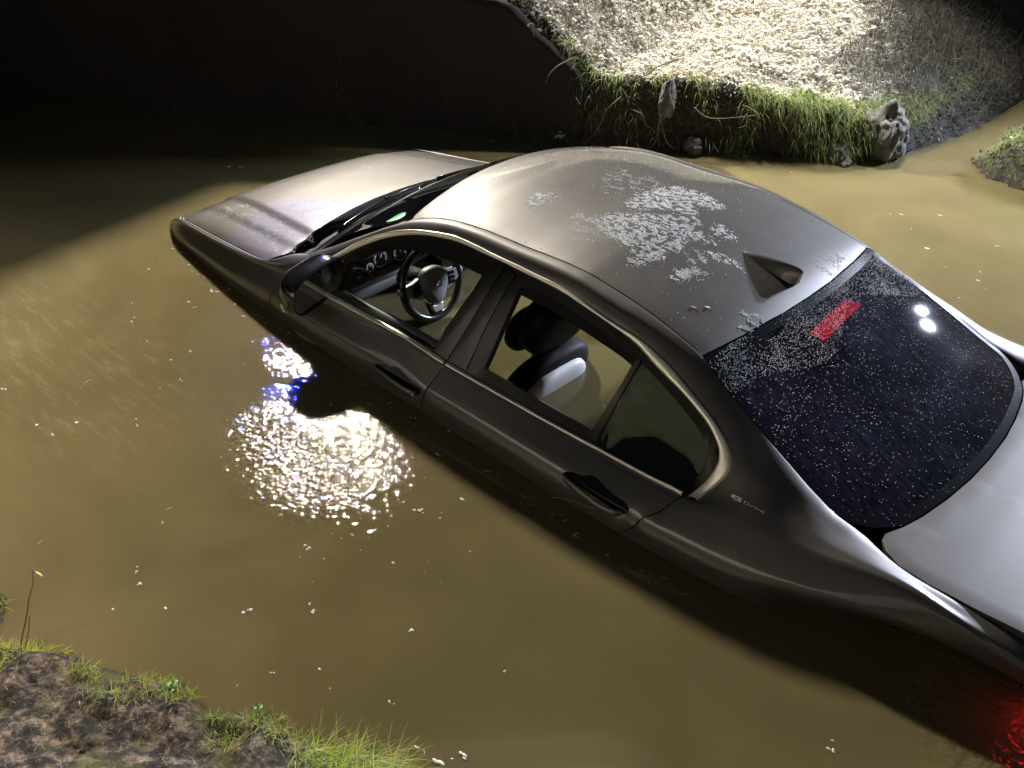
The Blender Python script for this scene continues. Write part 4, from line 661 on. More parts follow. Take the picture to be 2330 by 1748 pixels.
# rear window: dense band below the roof edge, thinning out down the pane
P=rng.uniform([-1.94,-.60],[-1.24,.60],(62000,2)); P=P[inpoly(P,np.array(rwpoly))]
d=(-1.235-P[:,0])+.0
den=np.where(d<.17+.05*np.sin(P[:,1]*9),.55,.0)+.10*np.exp(-(d-.15)/.25)+.02
dn=np.array([noise.noise(Vector((p[0]*9,p[1]*6,1)))for p in P]); keep=rng.uniform(0,1,len(P))<den*(.75+1.1*dn); P=P[keep]
scatter_domes('glass_droplets',P,rng.uniform(.0006,.0017,len(P)),Fg,Ng,FROST,rearw,.7,5)
for k,(a,b) in enumerate(PTS['leaf']):
    m=MB()
    c=Fr(np.array([a]),np.array([b]))[0]+[0,0,.0015]; m.add([c+np.array(q) for q in ((-.009,-.004,0),(0,-.006,.001),(.010,.002,.0),(.003,.007,.001),(-.008,.004,.001))],[(0,1,2,3,4)])
    o=m.obj('fallen_leaf',mat('leaf_dry' if k==0 else 'leaf_pale',(.28,.12,.05) if k==0 else (.4,.36,.3),.6),None,smooth=False); o.matrix_world=CM; tag(o,['tiny reddish dried leaf scrap lying on the car roof near the antenna','tiny pale leaf scrap lying on the car roof beside the reddish scrap'][k],'leaf')
# ------------------------------------------------ water
def f_water(nt,b):
    tc=N(nt,'TexCoord'); sx=N(nt,'SeparateXYZ'); nt.links.new(tc.outputs['Object'],sx.inputs[0])
    def blobm(cx,cy,rx,ry,soft):
        dx=mth(nt,'MULTIPLY',mth(nt,'SUBTRACT',sx.outputs[0],cx),1/rx); dy=mth(nt,'MULTIPLY',mth(nt,'SUBTRACT',sx.outputs[1],cy),1/ry)
        d=mth(nt,'SQRT',mth(nt,'ADD',mth(nt,'MULTIPLY',dx,dx),mth(nt,'MULTIPLY',dy,dy)))
        nn=noisy(nt,4,2); d=mth(nt,'ADD',d,mth(nt,'MULTIPLY',mth(nt,'SUBTRACT',nn,.5),1.2))
        mr=N(nt,'MapRange'); mr.inputs[1].default_value=1+soft; mr.inputs[2].default_value=1-soft; nt.links.new(d,mr.inputs[0]); return mr.outputs[0]
    patch=blobm(-.30,1.31,.33,.22,.6)
    patch2=blobm(1.0,1.65,.9,.35,.4); patch3=blobm(.30,1.03,.20,.11,.3); patch=mth(nt,'MAXIMUM',patch,mth(nt,'MULTIPLY',patch3,.36)); patch=mth(nt,'MAXIMUM',patch,blobm(-2.40,.80,.30,.25,.4))
    n1=noisy(nt,40,1,rough=.5); n2=noisy(nt,100,1,rough=.5)
    h=mth(nt,'ADD',mth(nt,'MULTIPLY',n1,1.0),mth(nt,'MULTIPLY',n2,.35))
    h=mth(nt,'MULTIPLY',h,mth(nt,'ADD',mth(nt,'MULTIPLY',patch,WATER_RIP),mth(nt,'MULTIPLY',patch2,.0009)))
    nL=noisy(nt,3,3); nM=noisy(nt,14,2)
    h=mth(nt,'ADD',h,mth(nt,'ADD',mth(nt,'MULTIPLY',nL,.0030),mth(nt,'MULTIPLY',nM,.00035)))
    bn=N(nt,'Bump'); bn.inputs['Strength'].default_value=1; bn.inputs['Distance'].default_value=1; nt.links.new(h,bn.inputs['Height']); nt.links.new(bn.outputs[0],b.inputs['Normal'])
    # suspended silt: slow swirls of slightly different density
    sw=N(nt,'TexNoise'); sw.inputs['Scale'].default_value=1.3; sw.inputs['Detail'].default_value=5; sw.inputs['Distortion'].default_value=1.5; nt.links.new(tc.outputs['Object'],sw.inputs[0])
    nt.links.new(ramp(nt,sw.outputs['Fac'],[(.3,(.134,.110,.053)),(.7,(.172,.142,.069))]),b.inputs['Base Color'])
    # pale foam film drawn out in streaks on the left of the pool
    st=noisy(nt,9,6,vec=(.55,2.6,1),rough=.75); fm=mth(nt,'MULTIPLY',mth(nt,'MULTIPLY',ramp(nt,st,[(.50,(0,0,0)),(.66,(1,1,1))]),patch2),.20)
    mx=N(nt,'Mix'); mx.data_type='RGBA'; nt.links.new(fm,mx.inputs[0]); nt.links.new(b.inputs['Base Color'].links[0].from_socket,mx.inputs[6]); mx.inputs[7].default_value=(.38,.33,.21,1); nt.links.new(mx.outputs[2],b.inputs['Base Color'])
    b.inputs['Subsurface Weight'].default_value=1.0; b.inputs['Subsurface Radius'].default_value=(1,.8,.45); b.inputs['Subsurface Scale'].default_value=.09
WATERM=mat('muddy_water',(.2,.15,.05),.022,0,.5,ior=1.33,fn=f_water)
rows=[[(x,y,0) for y in np.linspace(-26,26,27)] for x in np.linspace(-26,26,27)]
V,F=grid(np.array(rows,float)); wat_=obj('water',V,F,WATERM); tag(wat_,kind='structure')
# river bed far below so that nothing is hollow
V,F=grid(np.array([[(x,y,-1.4) for y in(-27,27)] for x in(-27,27)],float)); tag(obj('ground',V,F,mat('mud_bed',(.05,.04,.03),.9)),kind='structure')
# floating foam specks, and white specks added on the ripples to imitate lamp glints
m=MB()
for k in range(200):
    a=rng.uniform(0,2*math.pi); r=abs(rng.normal(0,.6))**.8; x,y=-.30+.55*r*math.cos(a)+rng.normal(0,.02),1.34+.30*r*math.sin(a)
    if noise.noise(Vector((x*9,y*9,2)))<-.08 or y<.98-.12*x: continue
    q=rng.uniform(.0008,.0026); blob(m,(x,y,.0008),(q*rng.uniform(.8,2.2),q,q*.5),1,None,0,3)
for (x,y) in PTS['specks']:
    r=rng.uniform(.0018,.0058)
    for _ in range(int(rng.integers(1,4))): q=r*rng.uniform(.5,1.1); blob(m,(x+rng.normal(0,r),y+rng.normal(0,r),.0005),(q*rng.uniform(.8,2.2),q,q*.45),1,None,0,4)
o=m.obj('foam_glint_specks',mat('foam_glint_white',(.8,.8,.76),.15,0,.6)); tag(o,kind='stuff')
# straw, leaf bits and twigs drifting against the car and across the pool
m=MB()
for k in range(150):
    if k<90: t=rng.uniform(0,1); x=1.3-2.9*t; y=np.interp(x,[-1.6,-1.2,-.3,.6,1.3],[.93,.95,.93,.89,.87])+abs(rng.normal(0,.03))+.006
    else: x,y=rng.uniform(-2.0,2.4),rng.uniform(-2.0,2.3)
    a=rng.uniform(0,math.pi); l=rng.uniform(.003,.012); dx,dy=math.cos(a)*l,math.sin(a)*l; wv=rng.uniform(.0006,.0022); m.add([(x-dx-dy*wv/l,y-dy+dx*wv/l,.002),(x-dx+dy*wv/l,y-dy-dx*wv/l,.002),(x+dx+dy*wv/l,y+dy-dx*wv/l,.003),(x+dx-dy*wv/l,y+dy+dx*wv/l,.002)],[(0,1,2,3)],int(rng.integers(3)))
tag(m.obj('floating_debris',[mat('straw_wet',(.40,.30,.14),.5),mat('leaf_wet',(.14,.07,.03),.5),mat('chip_pale',(.55,.50,.38),.5)],smooth=False),kind='stuff')
# ------------------------------------------------ terrain
def seg_d(P,pl):
    d=np.full(len(P),99.)
    for a,b in zip(pl[:-1],pl[1:]):
        a=np.array(a);b=np.array(b);ab=b-a;t=np.clip(((P-a)@ab)/(ab@ab),0,1);d=np.minimum(d,np.linalg.norm(P-a-t[:,None]*ab,axis=1))
    return d
def ss(t): t=np.clip(t,0,1); return t*t*(3-2*t)
shA=[(4.6,.45),(3.4,-.40),(2.6,-.93),(1.75,-1.50),(1.3,-1.68),(.97,-1.80),(.76,-2.0),(.54,-2.18),(.2,-2.42),(-.12,-2.66),(-.30,-2.86),(-.40,-3.15),(-.50,-3.7),(-.60,-9.2)]
polyA=np.array(shA+[(9,-9.2),(9,1)])
def hA(P):
    P=np.asarray(P,float); ins=inpoly(P,polyA); d=seg_d(P,shA)
    j=np.array([noise.noise(Vector((p[0]*6,p[1]*6,3)))for p in P])*.05; d2=np.clip(d+j,0,9)
    x=P[:,0]; lip=np.interp(x,[-.5,-.3,-.1,.17,.56,1.1,1.3,1.63,2.2,3.2],[.10,.20,.25,.31,.40,.42,.55,.80,1.05,1.5])
    n=np.array([noise.fractal(Vector((p[0]*5,p[1]*5,0)),1,2,4)for p in P])
    z=lip*ss(d2/.13)+.24*np.clip(d-.12,0,9)+n*.035*ss(d/.3)
    return np.where(ins,z,-.35),d,ins
def f_earth(nt,b):
    n=noisy(nt,30,6,rough=.7); nt.links.new(ramp(nt,n,[(.3,(.014,.010,.008)),(.5,(.045,.034,.026)),(.68,(.11,.095,.08)),(.85,(.05,.055,.02))]),b.inputs['Base Color'])
    bump(nt,b,noisy(nt,80,5,rough=.75),.9,.02)
EARTH=mat('wet_earth',(.05,.04,.03),.7,fn=f_earth)
def terrain(name,hf,x0,x1,y0,y1,st,label=None,mat_=EARTH):
    xs=np.arange(x0,x1,st); ys=np.arange(y0,y1,st); X,Y=np.meshgrid(xs,ys,indexing='ij'); P=np.c_[X.ravel(),Y.ravel()]; z=hf(P)[0]
    V=np.c_[P,z]; n=len(ys); Fc=[(i*n+j,(i+1)*n+j,(i+1)*n+j+1,i*n+j+1) for i in range(len(xs)-1) for j in range(n-1)]
    Fc=[f for f in Fc if max(V[k][2] for k in f)>-.3]; used=sorted({k for f in Fc for k in f}); mp={k:i for i,k in enumerate(used)}
    return tag(obj(name,V[used],[tuple(mp[k] for k in f) for f in Fc],mat_),kind='structure')
terrain('far_bank',hA,-.8,5.0,-9.1,.6,.034)
shB=[(-.64,-9.2),(-.78,-3.7),(-.74,-3.25),(-.86,-3.05),(-1.2,-2.95),(-1.9,-2.85),(-3.5,-2.6),(-8,-2.3)]
polyB=np.array(shB+[(-8,-9.2)])
def hB(P):
    P=np.asarray(P,float); ins=inpoly(P,polyB); d=seg_d(P,shB); n=np.array([noise.fractal(Vector((p[0]*5,p[1]*5,4)),1,2,4)for p in P])
    return np.where(ins,.16*ss(d/.2)+.22*np.clip(d-.1,0,3)+n*.04*ss(d/.2),-.35),d,ins
terrain('side_bank',hB,-4.5,-.55,-9.1,-2.5,.05)
shC=[(3.2,4.4),(1.4,3.4),(.6,2.85),(.1,2.50),(-.19,2.28),(-.36,2.37),(-.50,2.26),(-.66,2.19),(-.80,2.10),(-.93,2.09),(-1.05,1.99),(-1.2,1.97),(-1.36,1.86),(-1.6,1.84),(-2.2,1.62),(-3.4,1.3),(-6,1.1)]
polyC=np.array(shC+[(-6,8),(3.2,8)])
def hC(P):
    P=np.asarray(P,float); ins=inpoly(P,polyC); d=seg_d(P,shC)
    n=np.array([noise.fractal(Vector((p[0]*7,p[1]*7,8)),1,2,5)for p in P]); n2=np.array([noise.fractal(Vector((p[0]*28,p[1]*28,2)),1,2,3)for p in P])
    return np.where(ins,.05*ss(d/.06)+.17*np.clip(d-.02,0,1.2)+n*.035*ss(d/.12)+n2*.010*ss(d/.05),-.25),d,ins
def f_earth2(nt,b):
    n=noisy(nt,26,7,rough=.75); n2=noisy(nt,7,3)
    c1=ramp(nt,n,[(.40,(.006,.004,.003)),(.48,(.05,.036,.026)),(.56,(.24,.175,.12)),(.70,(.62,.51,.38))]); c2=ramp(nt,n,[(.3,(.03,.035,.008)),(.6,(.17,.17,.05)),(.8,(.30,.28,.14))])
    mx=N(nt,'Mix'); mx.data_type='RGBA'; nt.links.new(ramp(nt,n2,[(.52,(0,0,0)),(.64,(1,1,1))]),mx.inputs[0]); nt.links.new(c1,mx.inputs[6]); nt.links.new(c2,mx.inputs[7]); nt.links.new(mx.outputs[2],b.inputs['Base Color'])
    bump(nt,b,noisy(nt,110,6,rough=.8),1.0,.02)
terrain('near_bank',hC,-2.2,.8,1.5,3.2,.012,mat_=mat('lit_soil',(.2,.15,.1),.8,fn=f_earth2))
# the bank goes on rising behind the camera, crusted with snow: it is what the car's flank mirrors
def hD(P):
    P=np.asarray(P,float); d=P[:,1]+.28*P[:,0]-2.5; n=np.array([noise.fractal(Vector((p[0]*1.6,p[1]*1.6,8)),1,2,5)for p in P])
    return -.1+.42*np.clip(d,0,1.2)+.75*np.clip(d-1.2,0,4.6)+.1*np.clip(d-5.8,0,99)+n*.10,d,d>-9
def f_bank(nt,b):
    tc=N(nt,'TexCoord'); sx=N(nt,'SeparateXYZ'); nt.links.new(tc.outputs['Object'],sx.inputs[0]); h=mth(nt,'ADD',sx.outputs[2],mth(nt,'MULTIPLY',noisy(nt,5,6,rough=.75),.9))
    mx=N(nt,'Mix'); mx.data_type='RGBA'; nt.links.new(ramp(nt,mth(nt,'MULTIPLY',h,.25),[(.21,(0,0,0)),(.25,(1,1,1)),(.50,(1,1,1)),(.62,(0,0,0))]),mx.inputs[0])
    nt.links.new(ramp(nt,noisy(nt,22,6,rough=.75),[(.40,(.004,.006,.002)),(.55,(.035,.048,.012)),(.70,(.16,.16,.08))]),mx.inputs[6]); nt.links.new(ramp(nt,noisy(nt,16,6,rough=.8),[(.38,(.12,.11,.09)),(.52,(.72,.70,.66)),(.8,(.8,.8,.78))]),mx.inputs[7])
    nt.links.new(mx.outputs[2],b.inputs['Base Color']); bump(nt,b,noisy(nt,30,6,rough=.8),1,.05)
xs=np.arange(-9,6,.14); ys=np.arange(2.9,11,.14); X,Y=np.meshgrid(xs,ys,indexing='ij'); P=np.c_[X.ravel(),Y.ravel()]; z=hD(P)[0]; z=np.where((np.hypot(P[:,0]+2.4,P[:,1]-2.6)<1.1),np.minimum(z,.6),z)
V,F=grid(np.c_[P,z].reshape(len(xs),len(ys),3)); tag(obj('upper_bank',V,F,mat('snowy_turf',(.5,.5,.5),.8,fn=f_bank)),kind='structure')
# ------------------------------------------------ snow on the far bank
def ico():
    t=(1+5**.5)/2; v=np.array([(-1,t,0),(1,t,0),(-1,-t,0),(1,-t,0),(0,-1,t),(0,1,t),(0,-1,-t),(0,1,-t),(t,0,-1),(t,0,1),(-t,0,-1),(-t,0,1)])/math.sqrt(1+t*t)
    f=[(0,11,5),(0,5,1),(0,1,7),(0,7,10),(0,10,11),(1,5,9),(5,11,4),(11,10,2),(10,7,6),(7,1,8),(3,9,4),(3,4,2),(3,2,6),(3,6,8),(3,8,9),(4,9,5),(2,4,11),(6,2,10),(8,6,7),(9,8,1)]
    vs=[tuple(q) for q in v]; c={}; nf=[]
    def mid(a,b):
        k=(min(a,b),max(a,b))
        if k not in c: p=(np.array(vs[a])+vs[b])/2; vs.append(tuple(p/np.linalg.norm(p))); c[k]=len(vs)-1
        return c[k]
    for a,b_,d in f:
        x,y,z=mid(a,b_),mid(b_,d),mid(d,a); nf+=[(a,x,z),(b_,y,x),(d,z,y),(x,y,z)]
    return np.array(vs),np.array(nf)
IV,IF=ico()
IV0,IF0=IV[:12],np.array([(0,11,5),(0,5,1),(0,1,7),(0,7,10),(0,10,11),(1,5,9),(5,11,4),(11,10,2),(10,7,6),(7,1,8),(3,9,4),(3,4,2),(3,2,6),(3,6,8),(3,8,9),(4,9,5),(2,4,11),(6,2,10),(8,6,7),(9,8,1)])
def clumps(name,P,Z,R,mat_,IV=IV0,IF=IF0):
    n=len(P); D=IV[None]*np.ones((n,1,1)); D=D*(1+rng.normal(0,.26,(n,len(IV),1))); S=rng.uniform(.7,1.3,(n,1,3)); S[:,:,2]*=.75
    V=D*S*R[:,None,None]+np.c_[P,Z][:,None,:]; F=(IF[None]+np.arange(n)[:,None,None]*len(IV)).reshape(-1,3)
    me=bpy.data.meshes.new(name); me.vertices.add(V.size//3); me.vertices.foreach_set('co',V.astype(np.float32).ravel())
    me.loops.add(F.size); me.loops.foreach_set('vertex_index',F.astype(np.int32).ravel()); me.polygons.add(len(F)); me.polygons.foreach_set('loop_start',np.arange(0,F.size,3,dtype=np.int32)); me.polygons.foreach_set('loop_total',np.full(len(F),3,dtype=np.int32)); me.update(); me.validate()
    me.polygons.foreach_set('use_smooth',[True]*len(F)); me.materials.append(mat_); o=bpy.data.objects.new(name,me); col.objects.link(o); return o
def f_snow(nt,b):
    n=noisy(nt,11,5); nt.links.new(ramp(nt,n,[(.3,(.55,.51,.43)),(.55,(.80,.76,.67)),(.8,(.85,.83,.78))]),b.inputs['Base Color']); bump(nt,b,noisy(nt,260,4,rough=.8),.6,.004)
SNOW=mat('snow_crust',(.75,.73,.7),.6,fn=f_snow)
P=rng.uniform([-.45,-4.9],[2.6,-1.0],(110000,2)); z,d,ins=hA(P)
gn=np.array([noise.fractal(Vector((p[0]*3.2,p[1]*3.2,9)),1,2,3)for p in P]); gf=np.array([noise.noise(Vector((p[0]*14,p[1]*14,5)))for p in P])
lim=P[:,0]>-.35+(-3.0-P[:,1])*.60+.40*np.array([noise.noise(Vector((p[1]*5,p[0]*5,1)))for p in P])
edge=.10-.07*np.clip((P[:,0]-1.0)/.2,0,1)+.10*np.exp(-((P[:,0]+.05)/.35)**2)+.04*np.exp(-((P[:,0]-.35)/.25)**2)
ok=ins&lim&(d>edge+gn*.06)&(gf>-.28)&(d<3.2)
ok&=~((P[:,0]<-.30)&(d<.5))&(rng.uniform(0,1,len(P))<np.clip(1.5-d*.35,.3,1))
P,z=P[ok],z[ok]; gf2=np.array([noise.fractal(Vector((p[0]*26,p[1]*26,5)),1,2,2)for p in P])+.35; R=rng.uniform(.005,.012,len(P))*rng.choice([.5,.7,1,1.3,2.2],len(P),p=[.45,.3,.15,.08,.02])
fb=bpy.data.objects['far_bank']; fb.data.materials.append(SNOW); cen=np.array([p.center[:] for p in fb.data.polygons]); dd=hA(cen[:,:2])[1]
fb.data.polygons.foreach_set('material_index',[1 if (a>.20 and c[0]>-.30+(-3.0-c[1])*.72 and a<3.4) else 0 for a,c in zip(dd,cen)])
tag(clumps('snow',P,z+R*.3+.042*np.maximum(gf2,0),R,SNOW),kind='stuff')
# ------------------------------------------------ grass
def f_blade(nt,b):
    b.inputs['Transmission Weight'].default_value=0
    o=[n for n in nt.nodes if n.type=='OUTPUT_MATERIAL'][0]; t=N(nt,'BsdfTranslucent'); t.inputs[0].default_value=tuple(min(1,c*1.3) for c in b.inputs['Base Color'].default_value[:3])+(1,); mx=N(nt,'MixShader'); mx.inputs[0].default_value=.45
    nt.links.new(b.outputs[0],mx.inputs[1]); nt.links.new(t.outputs[0],mx.inputs[2]); nt.links.new(mx.outputs[0],o.inputs[0])
def grass(name,P,Z,dirs,Ls,wd_,droop,mats,seg=4):
    V=[];F=[];Mi=[]
    for (x,y),z,dv,Lh in zip(P,Z,dirs,Ls):
        p=np.array([x,y,z]); v=np.array(dv,float); v/=np.linalg.norm(v); side=np.cross(v,[0,0,1.]); side/=np.linalg.norm(side)+1e-6
        side=side*math.cos(rng.uniform(-.8,.8))+np.array([0,0,1])*.2*rng.normal(); ww=wd_*rng.uniform(.6,1.3); b=len(V); mi=int(rng.integers(len(mats)))
        for k in range(seg+1):
            t=k/seg; V.append(p-side*ww*(1-t*.9)); V.append(p+side*ww*(1-t*.9)); v=v+np.array([0,0,-droop*(.5+t)])/seg*2; v/=np.linalg.norm(v); p=p+v*Lh/seg
        for k in range(seg): F.append((b+2*k,b+2*k+1,b+2*k+3,b+2*k+2)); Mi.append(mi)
    o=obj(name,V,F,mats); o.data.polygons.foreach_set('material_index',Mi); return tag(o,kind='stuff')
GR=[mat('grass_green',(.13,.24,.035),.5,fn=f_blade),mat('grass_lime',(.28,.38,.06),.5,fn=f_blade),mat('grass_straw',(.34,.30,.13),.6,fn=f_blade)]
GRN=[mat('turf_lime',(.40,.56,.05),.5,fn=f_blade),mat('turf_yellow',(.60,.62,.10),.5,fn=f_blade),mat('turf_green',(.16,.30,.04),.5,fn=f_blade),mat('turf_straw',(.52,.46,.24),.6,fn=f_blade)]
def along(poly,n,x0,x1,dmin,dmax,hf):
    P=rng.uniform([x0,-4.2],[x1,-1.2],(n*30,2)); z,d,ins=hf(P); ok=ins&(d>dmin)&(d<dmax); return P[ok][:n],z[ok][:n]
def tuft(P,scx=7,thr=0,seed=0): return np.array([noise.noise(Vector((p[0]*scx,p[1]*scx,seed)))>thr for p in P])
P1,z1=along(shA,1800,-.35,1.35,.03,.17,hA); k=tuft(P1,9,.02,1); P1,z1=P1[k],z1[k]
P2,z2=along(shA,3600,-.32,.40,.0,.26,hA); k=tuft(P2,6,-.12,2); P2,z2=P2[k],z2[k]
PP=np.vstack([P1,P2]); ZZ=np.r_[z1,z2]+.01
outd=np.array([-.62,.78,0]); dirs=[outd*rng.uniform(.4,1.3)+rng.normal(0,.35,3)+np.array([0,0,.6]) for _ in PP]
grass('grass',PP,ZZ,dirs,rng.uniform(.06,.19,len(PP)),.0022,.95,GR)
P=rng.uniform([-2.2,-5.0],[-.62,-2.8],(9000,2)); z,d,ins=hB(P); ok=ins&(d>.02); P,z=P[ok],z[ok]
grass('grass',P,z,[np.array([rng.normal(0,.4),.4+rng.normal(0,.3),.8]) for _ in P],rng.uniform(.05,.13,len(P)),.0022,.6,GR)
P=rng.uniform([-1.75,1.7],[.3,2.75],(60000,2)); z,d,ins=hC(P); tn=np.array([noise.noise(Vector((p[0]*8,p[1]*8,7)))for p in P])
ok=ins&(((d<.08)&(tn>-.18))|((d<.15)&(tn>.22))|((np.hypot(P[:,0]+1.33,P[:,1]-1.98)<.13)&(d>.01)))&(rng.uniform(0,1,len(P))<.55); Pn,zn=P[ok],z[ok]
big=np.hypot(Pn[:,0]+1.33,Pn[:,1]-1.98)<.14
dirs=[np.array([rng.normal(0,.6)-(.35 if b else 0),-.35+rng.normal(0,.5),.75]) for b in big]
grass('grass',Pn,zn,dirs,np.where(big,rng.uniform(.05,.11,len(Pn)),rng.uniform(.012,.042,len(Pn))),.0013,.55,GRN)
P=rng.uniform([-1.9,1.8],[.2,2.8],(7000,2)); z,d,ins=hC(P); ok=ins&(d>.08); P,z=P[ok],z[ok]
grass('dead_grass',P,z+.002,[np.array([rng.normal(),rng.normal(),.25]) for _ in P],rng.uniform(.015,.05,len(P)),.0008,.5,[mat('straw_grey',(.36,.30,.23),.7,fn=f_blade),mat('straw_brown',(.12,.085,.06),.8,fn=f_blade)],3)
P=rng.uniform([-.5,-4.5],[2.4,-1.2],(90000,2)); z,d,ins=hA(P); ok=ins&(d>.08)&(P[:,0]>-.42+(-3.0-P[:,1])*.60+rng.normal(0,.12,len(P)))&(d<2.8); P,z=P[ok],z[ok]
grass('frosted_grass',P,z+.012,[np.array([rng.normal(0,.7),rng.normal(0,.7),.7]) for _ in P],rng.uniform(.018,.050,len(P)),.0030,.9,[mat('frosted_blade',(.80,.78,.72),.7),mat('frosted_pale',(.70,.66,.56),.7),mat('frosted_straw',(.55,.47,.30),.7),mat('blade_brown',(.16,.13,.05),.7)],2)
# ------------------------------------------------ thicket at the far right
def thicket(name,n,x0,x1,y0,y1,zt,hf,mats):
    P=rng.uniform([x0,y0],[x1,y1],(n,2)); z,d,ins=hf(P); P,z=P[ins],z[ins]; dirs=[np.array([rng.normal(0,.8),.2+rng.normal(0,.7),.6+rng.normal(0,.4)]) for _ in P]
    return grass(name,P,z+rng.uniform(0,zt,len(P)),dirs,rng.uniform(.05,.22,len(P)),.0018,.35,mats)
TW=[mat('twig_dark',(.035,.028,.022),.8),mat('bramble_leaf',(.03,.045,.02),.6),mat('dead_stem',(.10,.08,.06),.7)]
thicket('undergrowth',6000,-.60,.25,-4.6,-3.05,.10,hA,TW)
m_=[]
for k in range(2600):
    x=rng.uniform(-1.3,-.28); y=rng.uniform(-4.4,-3.1); z0=float(max(hA([[x,y]])[0][0],hB([[x,y]])[0][0]))
    if z0>0: m_.append((x,y,z0+abs(rng.normal(0,.05))))
m=MB()
for p in m_:
    r=rng.uniform(.006,.016); a=rng.normal(size=3); a/=np.linalg.norm(a); b=np.cross(a,[0,0,1.]); b/=np.linalg.norm(b)+1e-6; p=np.array(p); m.add([p-a*r,p+b*r*.6,p+a*r,p-b*r*.6],[(0,1,2,3)],int(rng.integers(2)))
o=m.obj('bramble_leaves',[TW[1],mat('ivy_leaf',(.02,.035,.015),.5)],smooth=False); tag(o,kind='stuff')
P=rng.uniform([-1.4,-5.6],[1.1,-3.3],(16000,2)); z,d,ins=hA(P); ok=(P[:,0]<-.28+(-3.0-P[:,1])*.74)&ins; P,z=P[ok],z[ok]
P,z=P[:7000],z[:7000]; grass('undergrowth',P,z+rng.uniform(0,.12,len(P)),[np.array([rng.normal(0,.8),.2+rng.normal(0,.7),.6+rng.normal(0,.4)]) for _ in P],rng.uniform(.04,.20,len(P)),.0018,.35,TW)
u_=rng.uniform(0,1,900); P=np.c_[1.08+u_*1.7,np.interp(1.08+u_*1.7,[.97,1.3,1.75,2.6,3.4],[-1.80,-1.68,-1.50,-.93,-.40])]+np.array([.02,-.035])*rng.uniform(.2,2.2,(900,1)); z,d,ins=hA(P); ok=ins&(np.array([noise.noise(Vector((p[0]*9,p[1]*9,7)))for p in P])>-.1); P,z=P[ok],z[ok]
grass('grass',P,z+.01,[np.array([-.3+rng.normal(0,.4),.6+rng.normal(0,.4),.5]) for _ in P],rng.uniform(.03,.10,len(P)),.0018,.9,GR)
# ------------------------------------------------ stones, roots, stems
def f_rock(nt,b):
    n=noisy(nt,14,6,rough=.7); nt.links.new(ramp(nt,n,[(.3,(.05,.05,.05)),(.5,(.19,.185,.17)),(.7,(.34,.34,.31))]),b.inputs['Base Color']); bump(nt,b,noisy(nt,45,6,rough=.8),1,.03)
ROCK=mat('rough_stone',(.2,.2,.19),.75,fn=f_rock)
def rock(c,r,seed,label,rot=0):
    me=bpy.data.meshes.new('rock'); bm=bmesh.new(); bmesh.ops.create_icosphere(bm,subdivisions=5,radius=1)
    for v in bm.verts:
        n=noise.fractal(v.co*1.3+Vector((seed,0,0)),1,2,5)+.5*abs(noise.noise(v.co*3+Vector((0,seed,0)))); v.co=v.co*(1+.33*n)
        v.co=Vector((v.co.x*r[0],v.co.y*r[1],v.co.z*r[2]))
    bm.to_mesh(me); bm.free(); me.materials.append(ROCK); me.polygons.foreach_set('use_smooth',[True]*len(me.polygons)); o=bpy.data.objects.new('rock',me); col.objects.link(o); o.location=c; o.rotation_euler=(0,0,rot)
    return tag(o,label,'rock')
rock((-.30,-2.95,.14),(.13,.14,.17),1,'large rough grey rock under grass at the right end of the snowy bank')
rock((-.10,-2.72,.01),(.15,.08,.085),5,'dark wet rock lying at the waterline below green hanging grass',-.7)
rock((.705,-2.03,.33),(.045,.05,.115),9,'narrow pale mossy stone set in the earth face above the thin roots')
rock((.55,-2.14,.05),(.06,.05,.05),12,'small dark stone at the foot of the overhanging earth face')
ROOT=mat('root_bark',(.20,.15,.10),.7)
rl=['long forked bare root hanging from the left lip of the snowy bank','short bent root beside the pale mossy stone','pale root bundle strand curving left down to the water below the mossy stone','straight pale root strand under the mossy stone','root strand sweeping right to the water below the mossy stone','thin curved stalk hanging against the dark wing wall','tiny drooping stalk at the top left edge of the snow','thin root running across the dark earth face under the grass','short root twig jutting from the earth face right of centre','forked rootlet low on the dark earth face','small rootlet near the waterline on the earth face','slanting bare twig at the snow edge above the mossy stone','curled twig at the waterline by the bank foot','short pale rootlet left of the mossy stone','tiny pale rootlet near the wing wall corner']
for r,lb in zip(PTS['roots'],rl):
    q=catm(r,4); V,F=tube(q,np.linspace(.0045,.0018,len(q)),6); tag(obj('root',V,F,ROOT),lb,'root',None)
# reddish stem with a curled leaf at the near bank
q=catm([(-.418,2.345,.0),(-.404,2.294,.09),(-.405,2.274,.14),(-.418,2.255,.19),(-.421,2.246,.235)],5); V,F=tube(q,np.linspace(.0026,.0014,len(q)),7); st_=obj('plant_stem',V,F,mat('red_stem',(.34,.16,.10),.6)); tag(st_,'tall thin reddish stem with one curled yellow leaf on the near bank','plant stem')
P=np.array([[(-.421-.030*t+.001*s_,2.246-.012*t+s_*.004*math.sin(math.pi*t),.222+.006*math.sin(t*5)+s_*.003) for s_ in (-1,0,1)] for t in np.linspace(0,1,7)]); V,F=grid(P); obj('leaf',V,F,mat('leaf_yellow',(.55,.38,.12),.6),st_)
q=catm([(-.430,2.335,.0),(-.424,2.305,.06),(-.421,2.291,.10)],4); V,F=tube(q,np.linspace(.0022,.0012,len(q)),6); tag(obj('plant_stem',V,F,MATS['red_stem']),'shorter bare red stem right beside the tall stem on the near bank','plant stem')
